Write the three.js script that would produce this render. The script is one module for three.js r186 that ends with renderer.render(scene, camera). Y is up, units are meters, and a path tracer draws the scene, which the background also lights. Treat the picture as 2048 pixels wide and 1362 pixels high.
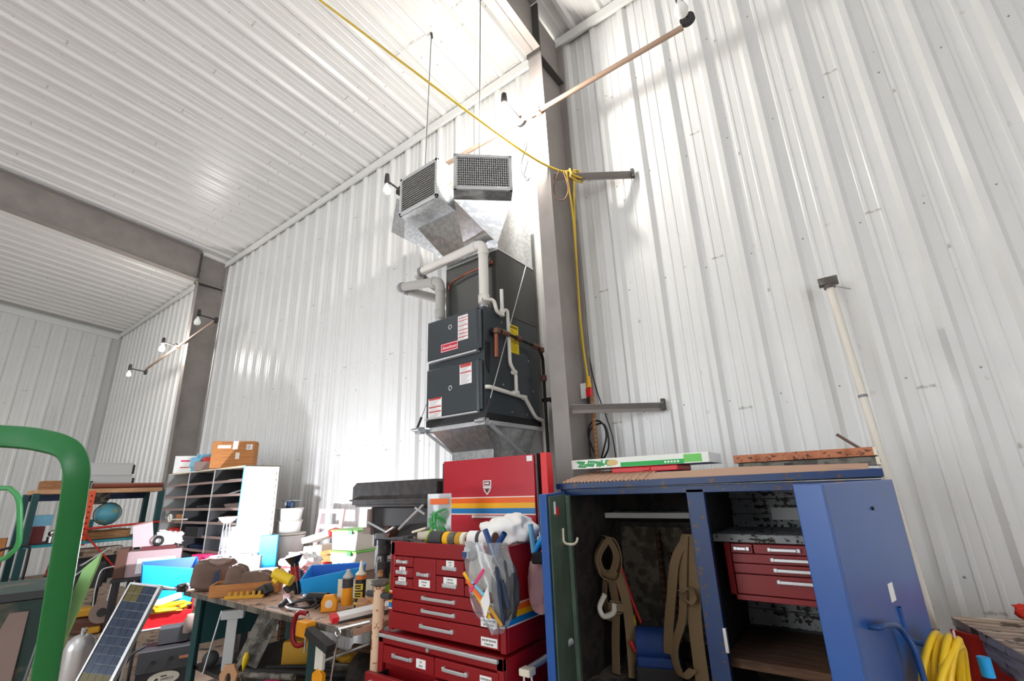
import * as THREE from 'three';
import { RoundedBoxGeometry } from 'three/addons/geometries/RoundedBoxGeometry.js';
import { ConvexGeometry } from 'three/addons/geometries/ConvexGeometry.js';
import { mergeGeometries, mergeVertices, toCreasedNormals } from 'three/addons/utils/BufferGeometryUtils.js';
import { RectAreaLightUniformsLib } from 'three/addons/lights/RectAreaLightUniformsLib.js';
RectAreaLightUniformsLib.init();

/* ---------------------------------------------------------------- camera, sky, exposure */
const rad = d => d * Math.PI / 180;
const scene = new THREE.Scene();
const camera = new THREE.PerspectiveCamera(72.14, 2048 / 1362, 0.05, 200);
camera.rotation.order = 'YXZ';
camera.position.set(0, 1.55, 3.3586);
camera.rotation.set(rad(17.4556), rad(36.5445), rad(-2.1099));
scene.add(camera);
const renderer = new THREE.WebGLRenderer({ antialias: true });
renderer.toneMapping = THREE.LinearToneMapping;
renderer.toneMappingExposure = 0.87;
renderer.shadowMap.enabled = true;
scene.background = new THREE.Color(0.90, 0.95, 1.0);
scene.backgroundIntensity = 7.5;
const ADDED_STRIP_POWER = 14, BULB_POWER = 10.5, FAR_BULB_POWER = 6, WORK_POWER = 10;

/* ---------------------------------------------------------------- random, noise, textures */
let seed = 12345;
const rnd = () => { seed = (seed * 1664525 + 1013904223) >>> 0; return seed / 4294967296; };
const rr = (a, b) => a + (b - a) * rnd();
function lattice(n, s) { const a = new Float32Array(n * n); let q = s >>> 0; for (let i = 0; i < n * n; i++) { q = (q * 1664525 + 1013904223) >>> 0; a[i] = q / 4294967296; } return a; }
function noiseField(size, base, octaves, s, sx = 1, sy = 1) {
  const out = new Float32Array(size * size); let amp = 1, tot = 0;
  for (let o = 0; o < octaves; o++) {
    const n = base << o, L = lattice(n, s + o * 977);
    for (let y = 0; y < size; y++) for (let x = 0; x < size; x++) {
      const fx = (x / size * n * sx) % n, fy = (y / size * n * sy) % n, ix = Math.floor(fx), iy = Math.floor(fy);
      let u = fx - ix, v = fy - iy; u = u * u * (3 - 2 * u); v = v * v * (3 - 2 * v);
      const i1 = (ix + 1) % n, j1 = (iy + 1) % n;
      out[y * size + x] += amp * ((L[iy * n + ix] * (1 - u) + L[iy * n + i1] * u) * (1 - v) + (L[j1 * n + ix] * (1 - u) + L[j1 * n + i1] * u) * v);
    }
    tot += amp; amp *= 0.55;
  }
  for (let i = 0; i < out.length; i++) out[i] /= tot;
  return out;
}
function colourTex(size, fn, metres = 1) {
  const d = new Uint8Array(size * size * 4);
  for (let i = 0; i < size * size; i++) { const c = fn(i, i % size, Math.floor(i / size)); d[i * 4] = c[0]; d[i * 4 + 1] = c[1]; d[i * 4 + 2] = c[2]; d[i * 4 + 3] = 255; }
  const t = new THREE.DataTexture(d, size, size); t.colorSpace = THREE.SRGBColorSpace; t.wrapS = t.wrapT = THREE.RepeatWrapping; t.magFilter = THREE.LinearFilter; t.minFilter = THREE.LinearMipmapLinearFilter; t.generateMipmaps = true;
  t.repeat.set(1 / metres, 1 / metres); t.needsUpdate = true; return t;
}
const mix = (a, b, t) => [a[0] + (b[0] - a[0]) * t, a[1] + (b[1] - a[1]) * t, a[2] + (b[2] - a[2]) * t];
const sat = x => Math.max(0, Math.min(1, x));
const NA = noiseField(256, 4, 5, 11), NB = noiseField(256, 16, 4, 77), NC = noiseField(256, 8, 4, 303), NS = noiseField(256, 4, 5, 909, 1, 8), ND = noiseField(256, 32, 3, 515), NV = noiseField(256, 4, 5, 717, 8, 1);
const blend = (base, alt, field, lo, hi, metres) => colourTex(256, i => mix(base, alt, sat((field[i] - lo) / (hi - lo))), metres);
const T = {
  panel: colourTex(256, (i) => { let c = mix([226, 226, 224], [219, 219, 216], NA[i]); if (NB[i] > 0.80) c = mix(c, [176, 172, 165], sat((NB[i] - 0.80) / 0.08)); return c; }, 1.1),
  floor: colourTex(256, (i) => mix(mix([176, 152, 133], [142, 119, 102], sat((NA[i] - 0.3) / 0.4)), [72, 58, 50], sat((ND[i] * 0.5 + NB[i] * 0.5 - 0.58) / 0.1)), 2.2),
  wood: colourTex(256, (i) => mix([178, 132, 88], [126, 84, 50], sat((NS[i] - 0.3) / 0.4)), 0.5),
  darkwood: colourTex(256, (i) => mix([112, 80, 56], [62, 42, 30], sat((NS[i] - 0.3) / 0.4)), 0.6),
  bench: colourTex(256, (i) => mix(mix([196, 158, 132], [150, 116, 96], sat((NA[i] - 0.3) / 0.4)), [70, 58, 50], sat((NB[i] - 0.6) / 0.15)), 0.9),
  oldwood: colourTex(256, (i) => mix(mix([214, 200, 186], [150, 122, 100], sat((NS[i] - 0.35) / 0.3)), [92, 76, 64], sat((NB[i] - 0.62) / 0.1)), 0.9),
  chipped: colourTex(256, (i) => mix(mix([172, 176, 176], [112, 114, 112], NA[i]), [44, 38, 34], sat((NS[i] * 0.5 + ND[i] * 0.5 - 0.55) / 0.05)), 0.5),
  card: blend([190, 128, 74], [168, 108, 60], NS, 0.3, 0.7, 0.6),
  paleCard: blend([205, 160, 122], [182, 136, 100], NS, 0.3, 0.7, 0.6),
  galv: colourTex(256, (i) => mix([190, 193, 196], [214, 216, 216], sat((ND[i] - 0.35) / 0.3)), 0.6),
  rust: colourTex(256, (i) => mix(mix([196, 128, 92], [150, 84, 56], sat((NA[i] - 0.35) / 0.3)), [96, 58, 44], sat((ND[i] - 0.6) / 0.12)), 0.35),
  peelPole: colourTex(256, (i) => mix([222, 188, 156], [160, 98, 66], sat((ND[i] - 0.62) / 0.06)), 0.55),
  blue: colourTex(256, (i) => mix(mix([24, 76, 148], [32, 90, 166], NA[i]), [96, 78, 80], sat((ND[i] - 0.80) / 0.06)), 0.8),
  blueWorn: colourTex(256, (i) => mix(mix([18, 58, 112], [16, 48, 94], NA[i]), [92, 66, 58], sat((NB[i] * 0.5 + ND[i] * 0.5 - 0.61) / 0.05)), 0.7),
  green: blend([84, 104, 88], [66, 86, 72], NA, 0.3, 0.7, 0.5),
  steel: blend([150, 143, 138], [138, 131, 127], NA, 0.3, 0.7, 0.8),
  grease: blend([58, 50, 46], [36, 32, 31], NC, 0.4, 0.6, 0.3),
  greyGrease: blend([128, 122, 112], [86, 80, 74], NC, 0.4, 0.6, 0.3),
  strap: colourTex(64, (i, x, y) => (y % 8 < 2 ? [118, 96, 70] : [146, 122, 92]), 0.06),
  tub: blend([44, 66, 62], [92, 88, 76], NA, 0.5, 0.62, 0.5),
};
function canvasTex(w, h, draw) {
  const c = document.createElement('canvas'); c.width = w; c.height = h; const g = c.getContext('2d'); draw(g, w, h);
  const t = new THREE.CanvasTexture(c); t.colorSpace = THREE.SRGBColorSpace; return t;
}

/* ---------------------------------------------------------------- materials */
const mat = (color, roughness = 0.6, metalness = 0, extra = {}) => new THREE.MeshStandardMaterial({ color, roughness, metalness, ...extra });
const tmat = (map, roughness = 0.7, metalness = 0, extra = {}) => new THREE.MeshStandardMaterial({ map, roughness, metalness, ...extra });
const pmat = (o) => new THREE.MeshPhysicalMaterial(o);
const M = {
  panel: tmat(T.panel, 0.33), trim: mat('#e2e2df', 0.4), ceil: tmat(T.panel, 0.34), floor: tmat(T.floor, 0.85),
  slab: mat('#c9c9c6', 0.9), steel: tmat(T.steel, 0.5), steelDark: mat('#4a4745', 0.6),
  galv: tmat(T.galv, 0.24, 0.9), alu: mat('#d6d7d8', 0.32, 0.6), chrome: mat('#dcdcdc', 0.2, 0.9), zinc: mat('#b9bbbb', 0.4, 0.7),
  screw: mat('#a3a39f', 0.5, 0.4), conduit: mat('#a58a76', 0.6), meshTan: mat('#b4917c', 0.7),
  furnace: mat('#3c4246', 0.3), coil: mat('#454542', 0.3),
  pvcGrey: mat('#b4b2ac', 0.4), pvc: mat('#e6e2da', 0.4), copper: mat('#9a5a42', 0.4, 0.6), blackIron: mat('#2a2422', 0.5, 0.3), brassBrown: mat('#7d5948', 0.5, 0.4),
  white: mat('#eeeeec', 0.5), offwhite: mat('#e2dccf', 0.6), cream: mat('#e8dfc8', 0.6), paper: mat('#f0efec', 0.8), black: mat('#17171a', 0.5), blackGloss: mat('#141416', 0.25), dark: mat('#2c2a2b', 0.6), charcoal: mat('#3b3b3d', 0.6), grey: mat('#85868a', 0.6), greyLight: mat('#bdbdbb', 0.6),
  red: mat('#8e0812', 0.4), redLid: mat('#b80f28', 0.33), redDark: mat('#66060e', 0.4), redBright: mat('#e0242a', 0.4), redPaint: mat('#cf2f24', 0.45), orangePaint: mat('#e2552a', 0.5), redCloth: mat('#d5311a', 0.9), pinkRed: mat('#d62f6a', 0.6),
  orange: mat('#ee6a1e', 0.5), stripeOrange: mat('#ee6414', 0.3), stripeYellow: mat('#f3b40a', 0.3), stripeBlue: mat('#0f76b8', 0.3), stripeWhite: mat('#f0d9cc', 0.3),
  yellow: mat('#f0b512', 0.5), yellowTool: mat('#e8c21d', 0.5), hose: mat('#f2c622', 0.42), yellowCord: mat('#d6b43a', 0.55), amber: mat('#ef9d12', 0.5), mustard: mat('#c39021', 0.6),
  blue: pmat({ map: T.blue, roughness: 0.36, clearcoat: 0.35, clearcoatRoughness: 0.3 }), blueWorn: tmat(T.blueWorn, 0.4), doorGreen: tmat(T.green, 0.5), bin: mat('#1a9be0', 0.4), binDark: mat('#1166c4', 0.45), teal: mat('#2b8f9e', 0.5), tealDark: mat('#1f4a4c', 0.55), blueTool: mat('#16427c', 0.4), navy: mat('#1b2f4e', 0.6), blueBag: mat('#1b3f82', 0.6), paleBlue: mat('#7fc0dd', 0.6), blueBright: mat('#0aa0e8', 0.5),
  greenPaint: mat('#27793f', 0.4), greenHoop: mat('#3b8f50', 0.42), paleGreen: mat('#a6d98a', 0.5), lime: mat('#8bc32a', 0.5), limeLid: mat('#7ed050', 0.45), greenBag: mat('#2f9a48', 0.5),
  wood: tmat(T.wood, 0.75), darkwood: tmat(T.darkwood, 0.8), bench: tmat(T.bench, 0.65), oldwood: tmat(T.oldwood, 0.8), chipped: tmat(T.chipped, 0.8), card: tmat(T.card, 0.85), paleCard: tmat(T.paleCard, 0.85),
  rust: tmat(T.rust, 0.7, 0.2), peel: tmat(T.peelPole, 0.75), grease: tmat(T.grease, 0.6), greyGrease: tmat(T.greyGrease, 0.6, 0.2), strap: tmat(T.strap, 0.95), tub: tmat(T.tub, 0.7),
  brownBox: mat('#5c3b2e', 0.7), maroon: mat('#6a2a30', 0.7), pinkPaper: mat('#e3b9bc', 0.8), mauve: mat('#b49a9c', 0.7), leather: mat('#6b5449', 0.65), suede: mat('#8e7a72', 0.9), pink: mat('#e2467c', 0.6), pipeBrown: mat('#7a3b28', 0.6), tan: mat('#c9996f', 0.8),
  totePlastic: pmat({ color: '#eee4da', roughness: 0.35, transmission: 0.25, thickness: 0 }), bagClear: pmat({ color: '#f2f4f6', roughness: 0.15, transmission: 0.9, thickness: 0, side: THREE.DoubleSide }),
  glass: pmat({ color: '#ffffff', roughness: 0.05, transmission: 1, thickness: 0, ior: 1.45 }),
  bulbOff: mat('#f4f4f0', 0.25), bulbOn: mat('#ffffff', 0.4, 0, { emissive: '#fff0dc', emissiveIntensity: 14 }), tubeOn: mat('#ffffff', 0.4, 0, { emissive: '#f2f7ff', emissiveIntensity: 18 }), addedStripOn: mat('#ffffff', 0.5, 0, { emissive: '#ffffff', emissiveIntensity: 4 }),
  globe: colourGlobe(),
};
function colourGlobe() { return tmat(colourTex(256, i => mix([92, 168, 186], [176, 170, 120], sat((NA[i] - 0.52) / 0.06)), 0.35), 0.35); }

/* ---------------------------------------------------------------- geometry helpers */
const V3 = (x, y, z) => new THREE.Vector3(x, y, z);
function uvm(g0) {                                       // texture coordinates in metres, along the facing axis
  const g = g0.index ? g0.toNonIndexed() : g0; const p = g.attributes.position; if (!g.attributes.normal) g.computeVertexNormals();
  const n = g.attributes.normal, uv = new Float32Array(p.count * 2);
  for (let i = 0; i < p.count; i += 3) {
    const ax = Math.abs(n.getX(i) + n.getX(i + 1) + n.getX(i + 2)), ay = Math.abs(n.getY(i) + n.getY(i + 1) + n.getY(i + 2)), az = Math.abs(n.getZ(i) + n.getZ(i + 1) + n.getZ(i + 2));
    for (let j = i; j < i + 3; j++) {
      let u, v;
      if (ax >= ay && ax >= az) { u = p.getZ(j); v = p.getY(j); } else if (ay >= az) { u = p.getX(j); v = p.getZ(j); } else { u = p.getX(j); v = p.getY(j); }
      uv[j * 2] = u; uv[j * 2 + 1] = v;
    }
  }
  for (const k of Object.keys(g.attributes)) if (!['position', 'normal'].includes(k)) g.deleteAttribute(k);
  g.setAttribute('uv', new THREE.BufferAttribute(uv, 2)); return g;
}
const at = (g, x = 0, y = 0, z = 0) => g.translate(x, y, z);
function bx(w, h, d, x = 0, y = 0, z = 0, r = 0.003) {
  r = Math.min(r, w * 0.3, h * 0.3, d * 0.3);
  return at(r > 0.0004 ? new RoundedBoxGeometry(w, h, d, 1, r) : new THREE.BoxGeometry(w, h, d), x, y, z);
}
const box2 = (x0, x1, y0, y1, z0, z1, r) => bx(x1 - x0, y1 - y0, z1 - z0, (x0 + x1) / 2, (y0 + y1) / 2, (z0 + z1) / 2, r);
const cyl = (r, h, x = 0, y = 0, z = 0, r2 = r, n = 20) => at(new THREE.CylinderGeometry(r2, r, h, n), x, y + h / 2, z);
function rod(a, b, r, n = 10, r2 = r) {
  const A = V3(...a), B = V3(...b), d = B.clone().sub(A), g = new THREE.CylinderGeometry(r2, r, d.length(), n);
  g.applyQuaternion(new THREE.Quaternion().setFromUnitVectors(V3(0, 1, 0), d.clone().normalize())); return at(g, (A.x + B.x) / 2, (A.y + B.y) / 2, (A.z + B.z) / 2);
}
function bar(a, b, w, h, r = 0.002, twist = 0) {          // rectangular bar between two points
  const A = V3(...a), B = V3(...b), d = B.clone().sub(A), g = new RoundedBoxGeometry(w, d.length(), h, 1, Math.min(r, w * 0.3, h * 0.3)); if (twist) g.rotateY(twist);
  g.applyQuaternion(new THREE.Quaternion().setFromUnitVectors(V3(0, 1, 0), d.clone().normalize())); return at(g, (A.x + B.x) / 2, (A.y + B.y) / 2, (A.z + B.z) / 2);
}
const tube = (pts, r, seg = 40, n = 8, closed = false, tension = 0.5) => new THREE.TubeGeometry(new THREE.CatmullRomCurve3(pts.map(p => V3(...p)), closed, 'catmullrom', tension), seg, r, n, closed);
function pipe(pts, r, bend = 0.06, n = 14) {             // straight runs joined by short bends
  const path = new THREE.CurvePath(), P = pts.map(p => V3(...p)); let last = P[0];
  for (let i = 1; i < P.length - 1; i++) {
    const a = P[i - 1], b = P[i], c = P[i + 1], q = Math.min(bend, a.distanceTo(b) * 0.45, c.distanceTo(b) * 0.45);
    const s = b.clone().add(a.clone().sub(b).setLength(q)), e = b.clone().add(c.clone().sub(b).setLength(q));
    path.add(new THREE.LineCurve3(last, s)); path.add(new THREE.QuadraticBezierCurve3(s, b, e)); last = e;
  }
  path.add(new THREE.LineCurve3(last, P[P.length - 1]));
  const g = [];
  for (const c of path.curves) g.push(new THREE.TubeGeometry(c, c.isLineCurve3 ? 1 : 8, r, n, false));
  return mergeGeometries(g.map(uvm));
}
const lathe = (pts, n = 24) => new THREE.LatheGeometry(pts.map(p => new THREE.Vector2(p[0], p[1])), n);
function extr(pts, depth, bevel = 0, holes = []) {
  const s = new THREE.Shape(pts.map(p => new THREE.Vector2(p[0], p[1])));
  for (const h of holes) s.holes.push(new THREE.Path(h.map(p => new THREE.Vector2(p[0], p[1]))));
  return new THREE.ExtrudeGeometry(s, { depth, bevelEnabled: bevel > 0, bevelSize: bevel, bevelThickness: bevel, bevelSegments: 1, curveSegments: 8 });
}
const circlePts = (cx, cy, r, n = 20, sy = 1) => Array.from({ length: n }, (_, i) => [cx + r * Math.cos(i / n * 6.28318), cy + r * sy * Math.sin(i / n * 6.28318)]);
const hull = pts => new ConvexGeometry(pts.map(p => V3(...p)));
function quads(list) {                                   // list of [a,b,c,d] corner points, flat shaded
  const v = []; for (const [a, b, c, d] of list) v.push(...a, ...b, ...c, ...a, ...c, ...d);
  const g = new THREE.BufferGeometry(); g.setAttribute('position', new THREE.Float32BufferAttribute(v, 3)); g.computeVertexNormals(); return g;
}
function vn(x, y, z, s) { return Math.sin(x * 3.1 + s) * Math.cos(y * 2.7 - s * 1.3) + 0.6 * Math.sin(y * 6.3 + z * 4.1 + s * 2) + 0.5 * Math.cos(z * 7.7 - x * 5.3 + s * 3) + 0.3 * Math.sin(x * 13 + y * 11 + z * 9 + s); }
function blob(w, h, d, s = 1, amp = 0.12, det = 4, sq = 0.75) {   // crumpled soft lump resting on y = 0
  let g = new THREE.IcosahedronGeometry(1, det + 3); g.deleteAttribute('uv'); g.deleteAttribute('normal'); g = mergeVertices(g); const p = g.attributes.position;
  for (let i = 0; i < p.count; i++) {
    let x = p.getX(i), y = p.getY(i), z = p.getZ(i); const f = 1 + amp * vn(x * 1.3, y * 1.3, z * 1.3, s);
    const e = a => Math.sign(a) * Math.pow(Math.abs(a), sq); x = e(x) * f; y = Math.max(e(y) * f, -0.9); z = e(z) * f;
    p.setXYZ(i, x * w / 2, (y + 0.9) * h / 1.9, z * d / 2);
  }
  g.computeVertexNormals(); return g;
}
function sheet(nx, ny, f, thick = 0.004) {               // thin sheet with two faces; f(u,v) -> [x,y,z]
  const q = [], N = V3(0, 0, 0);
  const P = (i, j) => V3(...f(i / nx, j / ny));
  const nrm = (i, j) => { const a = P(Math.min(i + 1, nx), j).sub(P(Math.max(i - 1, 0), j)), b = P(i, Math.min(j + 1, ny)).sub(P(i, Math.max(j - 1, 0))); return a.cross(b).normalize().multiplyScalar(thick); };
  const A = [], B = []; for (let i = 0; i <= nx; i++) { A[i] = []; B[i] = []; for (let j = 0; j <= ny; j++) { const a = P(i, j); A[i][j] = a.toArray(); B[i][j] = a.clone().sub(nrm(i, j)).toArray(); } }
  for (let i = 0; i < nx; i++) for (let j = 0; j < ny; j++) { q.push([A[i][j], A[i + 1][j], A[i + 1][j + 1], A[i][j + 1]]); q.push([B[i][j], B[i][j + 1], B[i + 1][j + 1], B[i + 1][j]]); }
  for (let i = 0; i < nx; i++) { q.push([A[i][0], B[i][0], B[i + 1][0], A[i + 1][0]]); q.push([A[i][ny], A[i + 1][ny], B[i + 1][ny], B[i][ny]]); }
  for (let j = 0; j < ny; j++) { q.push([A[0][j], A[0][j + 1], B[0][j + 1], B[0][j]]); q.push([A[nx][j], B[nx][j], B[nx][j + 1], A[nx][j + 1]]); }
  return toCreasedNormals(quads(q), 0.9);
}
const merge = list => mergeGeometries(list.map(uvm));

/* ---------------------------------------------------------------- naming */
const used = {};
const numbered = n => { used[n] = (used[n] ?? -1) + 1; return used[n] ? `${n}_${String(used[n]).padStart(3, '0')}` : n; };
function mesh(name, geo, m, parent, label) {
  const g = Array.isArray(geo) ? merge(geo) : uvm(geo); const o = new THREE.Mesh(g, m); o.name = name; o.castShadow = o.receiveShadow = true; parent.add(o); if (label) o.userData.label = label; return o;
}
function decal(name, w, h, tex, parent, pos, ry = 0, rx = 0, m, label) {   // flat printed sticker, its own thin plate
  const o = new THREE.Mesh(new THREE.BoxGeometry(w, h, 0.0012), m || new THREE.MeshStandardMaterial({ map: tex, roughness: 0.6 })); o.name = name; o.position.set(...pos); o.rotation.set(rx, ry, 0); o.castShadow = o.receiveShadow = true; parent.add(o); if (label) o.userData.label = label; return o;
}
function thing(name, label, category, pos = [0, 0, 0], ry = 0, group) {
  const o = new THREE.Group(); o.name = numbered(name); o.position.set(...pos); o.rotation.y = ry; o.userData = { label, category }; if (group) o.userData.group = group; scene.add(o); return o;
}
function one(name, label, category, geo, m, pos = [0, 0, 0], ry = 0, group) {
  const o = mesh(numbered(name), geo, m, scene); o.position.set(...pos); o.rotation.y = ry; o.userData = { label, category }; if (group) o.userData.group = group; return o;
}
function structure(name, geo, m) { const o = mesh(name, geo, m, scene); o.userData = { kind: 'structure' }; return o; }
const part = mesh;
function pe(name, list, m, o, label) { for (const g of list) pw(name, g, m, o, label); }            // each piece its own part

/* ---------------------------------------------------------------- the building */
const XL = -16, XR = 6.6, ZF = 13, EAVE = 5.97, SLOPE = 0.088, RIDGE = 6.5, PITCH = 0.3048, RIB0 = -0.150;
const ceilY = z => EAVE + SLOPE * (z < RIDGE ? z : 2 * RIDGE - z);
const PROFILE = [[-0.046, 0], [-0.018, 0.032], [0.018, 0.032], [0.046, 0], [0.100, 0], [0.107, 0.005], [0.123, 0.005], [0.130, 0], [0.175, 0], [0.182, 0.005], [0.198, 0.005], [0.205, 0], [0.2588, 0]];
function ribbed(n, fn, v0, v1) {                          // n ribs; fn(u,h,v) -> point
  const pts = []; for (let k = 0; k < n; k++) for (let i = 0; i < PROFILE.length - 1; i++) pts.push([PROFILE[i][0] + k * PITCH, PROFILE[i][1]]);
  pts.push([PROFILE[12][0] + (n - 1) * PITCH, 0]);
  const q = []; for (let i = 0; i < pts.length - 1; i++) q.push([fn(...pts[i], v0), fn(...pts[i + 1], v0), fn(...pts[i + 1], v1(pts[i + 1][0])), fn(...pts[i], v1(pts[i][0]))]);
  return quads(q);
}
const floor = structure('floor', box2(XL - 0.3, XR + 0.3, -0.2, 0, -0.3, ZF + 0.3, 0), M.floor);

const wallBack = structure('wall_back', box2(XL - 0.25, XR + 0.25, 0, 6.0, -0.25, -0.03, 0), M.slab);
const sheetGeo = uvm(ribbed(3, (u, h, v) => [u, v, h - 0.024], 0.02, () => 5.93));
for (let k = -51; k < 22; k += 3) {
  const o = new THREE.Mesh(sheetGeo, M.panel); o.name = 'wall_panel'; o.position.x = RIB0 + k * PITCH; o.castShadow = o.receiveShadow = true;
  if (o.position.x > XL + 0.05 && o.position.x + 0.86 < XR) wallBack.add(o);
}
{ // rows of panel screws at the girts
  const g = []; for (const y of [1.05, 2.06, 3.05, 4.03, 5.02]) for (let k = -51; k < 21; k++) { const x = RIB0 + k * PITCH + 0.065; if (x < XL + 0.1 || x > XR - 0.2) continue; const c = new THREE.CylinderGeometry(0.004, 0.006, 0.006, 6); c.rotateX(Math.PI / 2); g.push(at(c, x + 0.01 * Math.sin(k * 7), y + 0.015 * Math.sin(k * 3.3), -0.021)); }
  const s = mesh('panel_screws', g, M.screw, wallBack); s.userData.kind = 'stuff';
}
const wallLeft = structure('wall_left', box2(XL - 0.25, XL - 0.03, 0, 6.6, 0, ZF, 0), M.slab);
for (let k = 0; k < 14; k++) {
  const z0 = 0.2 + k * 3 * PITCH; const o = mesh('wall_panel', ribbed(3, (u, h, v) => [XL + h * 0.5 - 0.02, v, z0 + u], 0.02, u => ceilY(z0 + u) - 0.02), M.panel, wallLeft);
}
// the walls to the right of and behind the camera, with unseen door openings placed to let in soft daylight
const wallRight = structure('wall_right', [box2(XR, XR + 0.25, 0, 6.7, 0, 5.6, 0), box2(XR, XR + 0.25, 0, 6.7, 10.4, ZF, 0), box2(XR, XR + 0.25, 4.4, 6.7, 5.6, 10.4, 0)], M.panel);
const wallFront = structure('wall_front', [box2(XL, -8.5, 0, 6.7, ZF, ZF + 0.25, 0), box2(-3, XR, 0, 6.7, ZF, ZF + 0.25, 0), box2(-8.5, -3, 5.0, 6.7, ZF, ZF + 0.25, 0)], M.panel);

const ceiling = structure('ceiling', quadSlab(), M.slab);
function quadSlab() {
  const a = 0.06, b = 0.3, P = (x, z, o) => [x, ceilY(z) + o, z], q = [];
  for (const [z0, z1] of [[-0.25, RIDGE], [RIDGE, ZF + 0.25]]) {
    q.push([P(XL - 0.25, z0, a), P(XR + 0.25, z0, a), P(XR + 0.25, z1, a), P(XL - 0.25, z1, a)], [P(XL - 0.25, z0, b), P(XL - 0.25, z1, b), P(XR + 0.25, z1, b), P(XR + 0.25, z0, b)]);
    for (const x of [XL - 0.25, XR + 0.25]) q.push([P(x, z0, a), P(x, z1, a), P(x, z1, b), P(x, z0, b)]);
  }
  for (const z of [-0.25, ZF + 0.25]) q.push([P(XL - 0.25, z, a), P(XR + 0.25, z, a), P(XR + 0.25, z, b), P(XL - 0.25, z, b)]);
  return quads(q);
}
const ceilGeo = uvm(ribbed(3, (u, h, v) => [u, ceilY(v) + 0.03 - h, v], 0.015, () => RIDGE));
for (let k = -51; k < 22; k += 3) {
  const o = new THREE.Mesh(ceilGeo, M.ceil); o.name = 'ceiling_panel'; o.position.x = RIB0 + 0.12 + k * PITCH; o.castShadow = o.receiveShadow = true;
  if (o.position.x > XL + 0.05 && o.position.x + 0.86 < XR) ceiling.add(o);
}
mesh('ceiling_panel', box2(XL, XR, 0, 0.02, 0, 6.54, 0).rotateX(Math.atan(SLOPE)).translate(0, ceilY(RIDGE), RIDGE), M.ceil, ceiling);
{ const g = []; for (const z of [0.9, 2.2, 3.5]) for (let k = -50; k < 20; k++) { g.push(at(new THREE.CylinderGeometry(0.006, 0.004, 0.006, 6), RIB0 + 0.185 + k * PITCH, ceilY(z) + 0.026, z)); } const s = mesh('panel_screws', g, M.screw, ceiling); s.userData.kind = 'stuff'; }
// light metal angle that covers the joint of wall and ceiling
structure('trim_1', extr([[0, 0], [0.012, 0], [0.03, -0.022], [0.052, -0.022], [0.052, 0.085], [0, 0.085]], XR - XL).rotateY(-Math.PI / 2).translate(XR, EAVE - 0.09, 0.0), M.trim);
structure('trim_2', bar([XL + 0.02, ceilY(0.02) - 0.08, 0.02], [XL + 0.02, ceilY(RIDGE) - 0.08, RIDGE], 0.04, 0.15, 0.002, 0), M.trim);

/* steel frames */
function steelFrame(x, where) {
  const c = thing('steel_column', `grey tapered steel wall column ${where}`, 'column', [x, 0, 0]);
  const zt = 0.47, zb = 0.40, top = 5.40;
  part('inner_flange', hull([[-0.07, 0, zb], [0.07, 0, zb], [-0.07, 0, zb - 0.012], [0.07, 0, zb - 0.012], [-0.07, top, zt], [0.07, top, zt], [-0.07, top, zt - 0.012], [0.07, top, zt - 0.012]]), M.steel, c);
  part('web', hull([[-0.005, 0, 0.04], [0.005, 0, 0.04], [-0.005, 0, zb - 0.012], [0.005, 0, zb - 0.012], [-0.005, 5.93, 0.04], [0.005, 5.93, 0.04], [-0.005, 5.97, zt - 0.012], [0.005, 5.97, zt - 0.012]]), M.steel, c);
  part('outer_flange', box2(-0.07, 0.07, 0, 5.86, 0.026, 0.04, 0.001), M.steel, c);
  part('stiffener_plate', [box2(0.006, 0.066, 5.36, 5.372, 0.05, 0.46, 0.001), box2(-0.066, -0.006, 5.36, 5.372, 0.05, 0.46, 0.001)], M.steelDark, c);
  part('end_plate', box2(-0.075, 0.075, 5.38, 5.985, zt, zt + 0.016, 0.001), M.steelDark, c);
  part('bolt', [-0.045, 0.045].flatMap(a => [5.48, 5.62, 5.88].map(y => { const g = new THREE.CylinderGeometry(0.011, 0.011, 0.02, 6); g.rotateX(Math.PI / 2); return at(g, a, y, zt - 0.008); })), M.steelDark, c);
  const r = thing('rafter_beam', `grey steel roof beam springing from the column ${where}`, 'beam', [x, 0, 0]);
  const z0 = zt + 0.017, z1 = RIDGE, b0 = 5.43, b1 = 6.05, P = (xx, y, z) => [xx, y, z];
  part('web', hull([P(-0.005, b0, z0), P(0.005, b0, z0), P(-0.005, ceilY(z0) - 0.012, z0), P(0.005, ceilY(z0) - 0.012, z0), P(-0.005, b1, z1), P(0.005, b1, z1), P(-0.005, ceilY(z1) - 0.012, z1), P(0.005, ceilY(z1) - 0.012, z1)]), M.steel, r);
  part('bottom_flange', hull([P(-0.075, b0, z0), P(0.075, b0, z0), P(-0.075, b0 + 0.012, z0), P(0.075, b0 + 0.012, z0), P(-0.075, b1, z1), P(0.075, b1, z1), P(-0.075, b1 + 0.012, z1), P(0.075, b1 + 0.012, z1)]), M.steel, r);
  part('top_flange', hull([P(-0.075, ceilY(z0) - 0.012, z0), P(0.075, ceilY(z0) - 0.012, z0), P(-0.075, ceilY(z0) - 0.004, z0), P(0.075, ceilY(z0) - 0.004, z0), P(-0.075, ceilY(z1) - 0.012, z1), P(0.075, ceilY(z1) - 0.012, z1), P(-0.075, ceilY(z1) - 0.004, z1), P(0.075, ceilY(z1) - 0.004, z1)]), M.steel, r);
}
steelFrame(-1.76, 'beside the furnace');
steelFrame(-9.39, 'behind the pigeonhole shelf');
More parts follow.
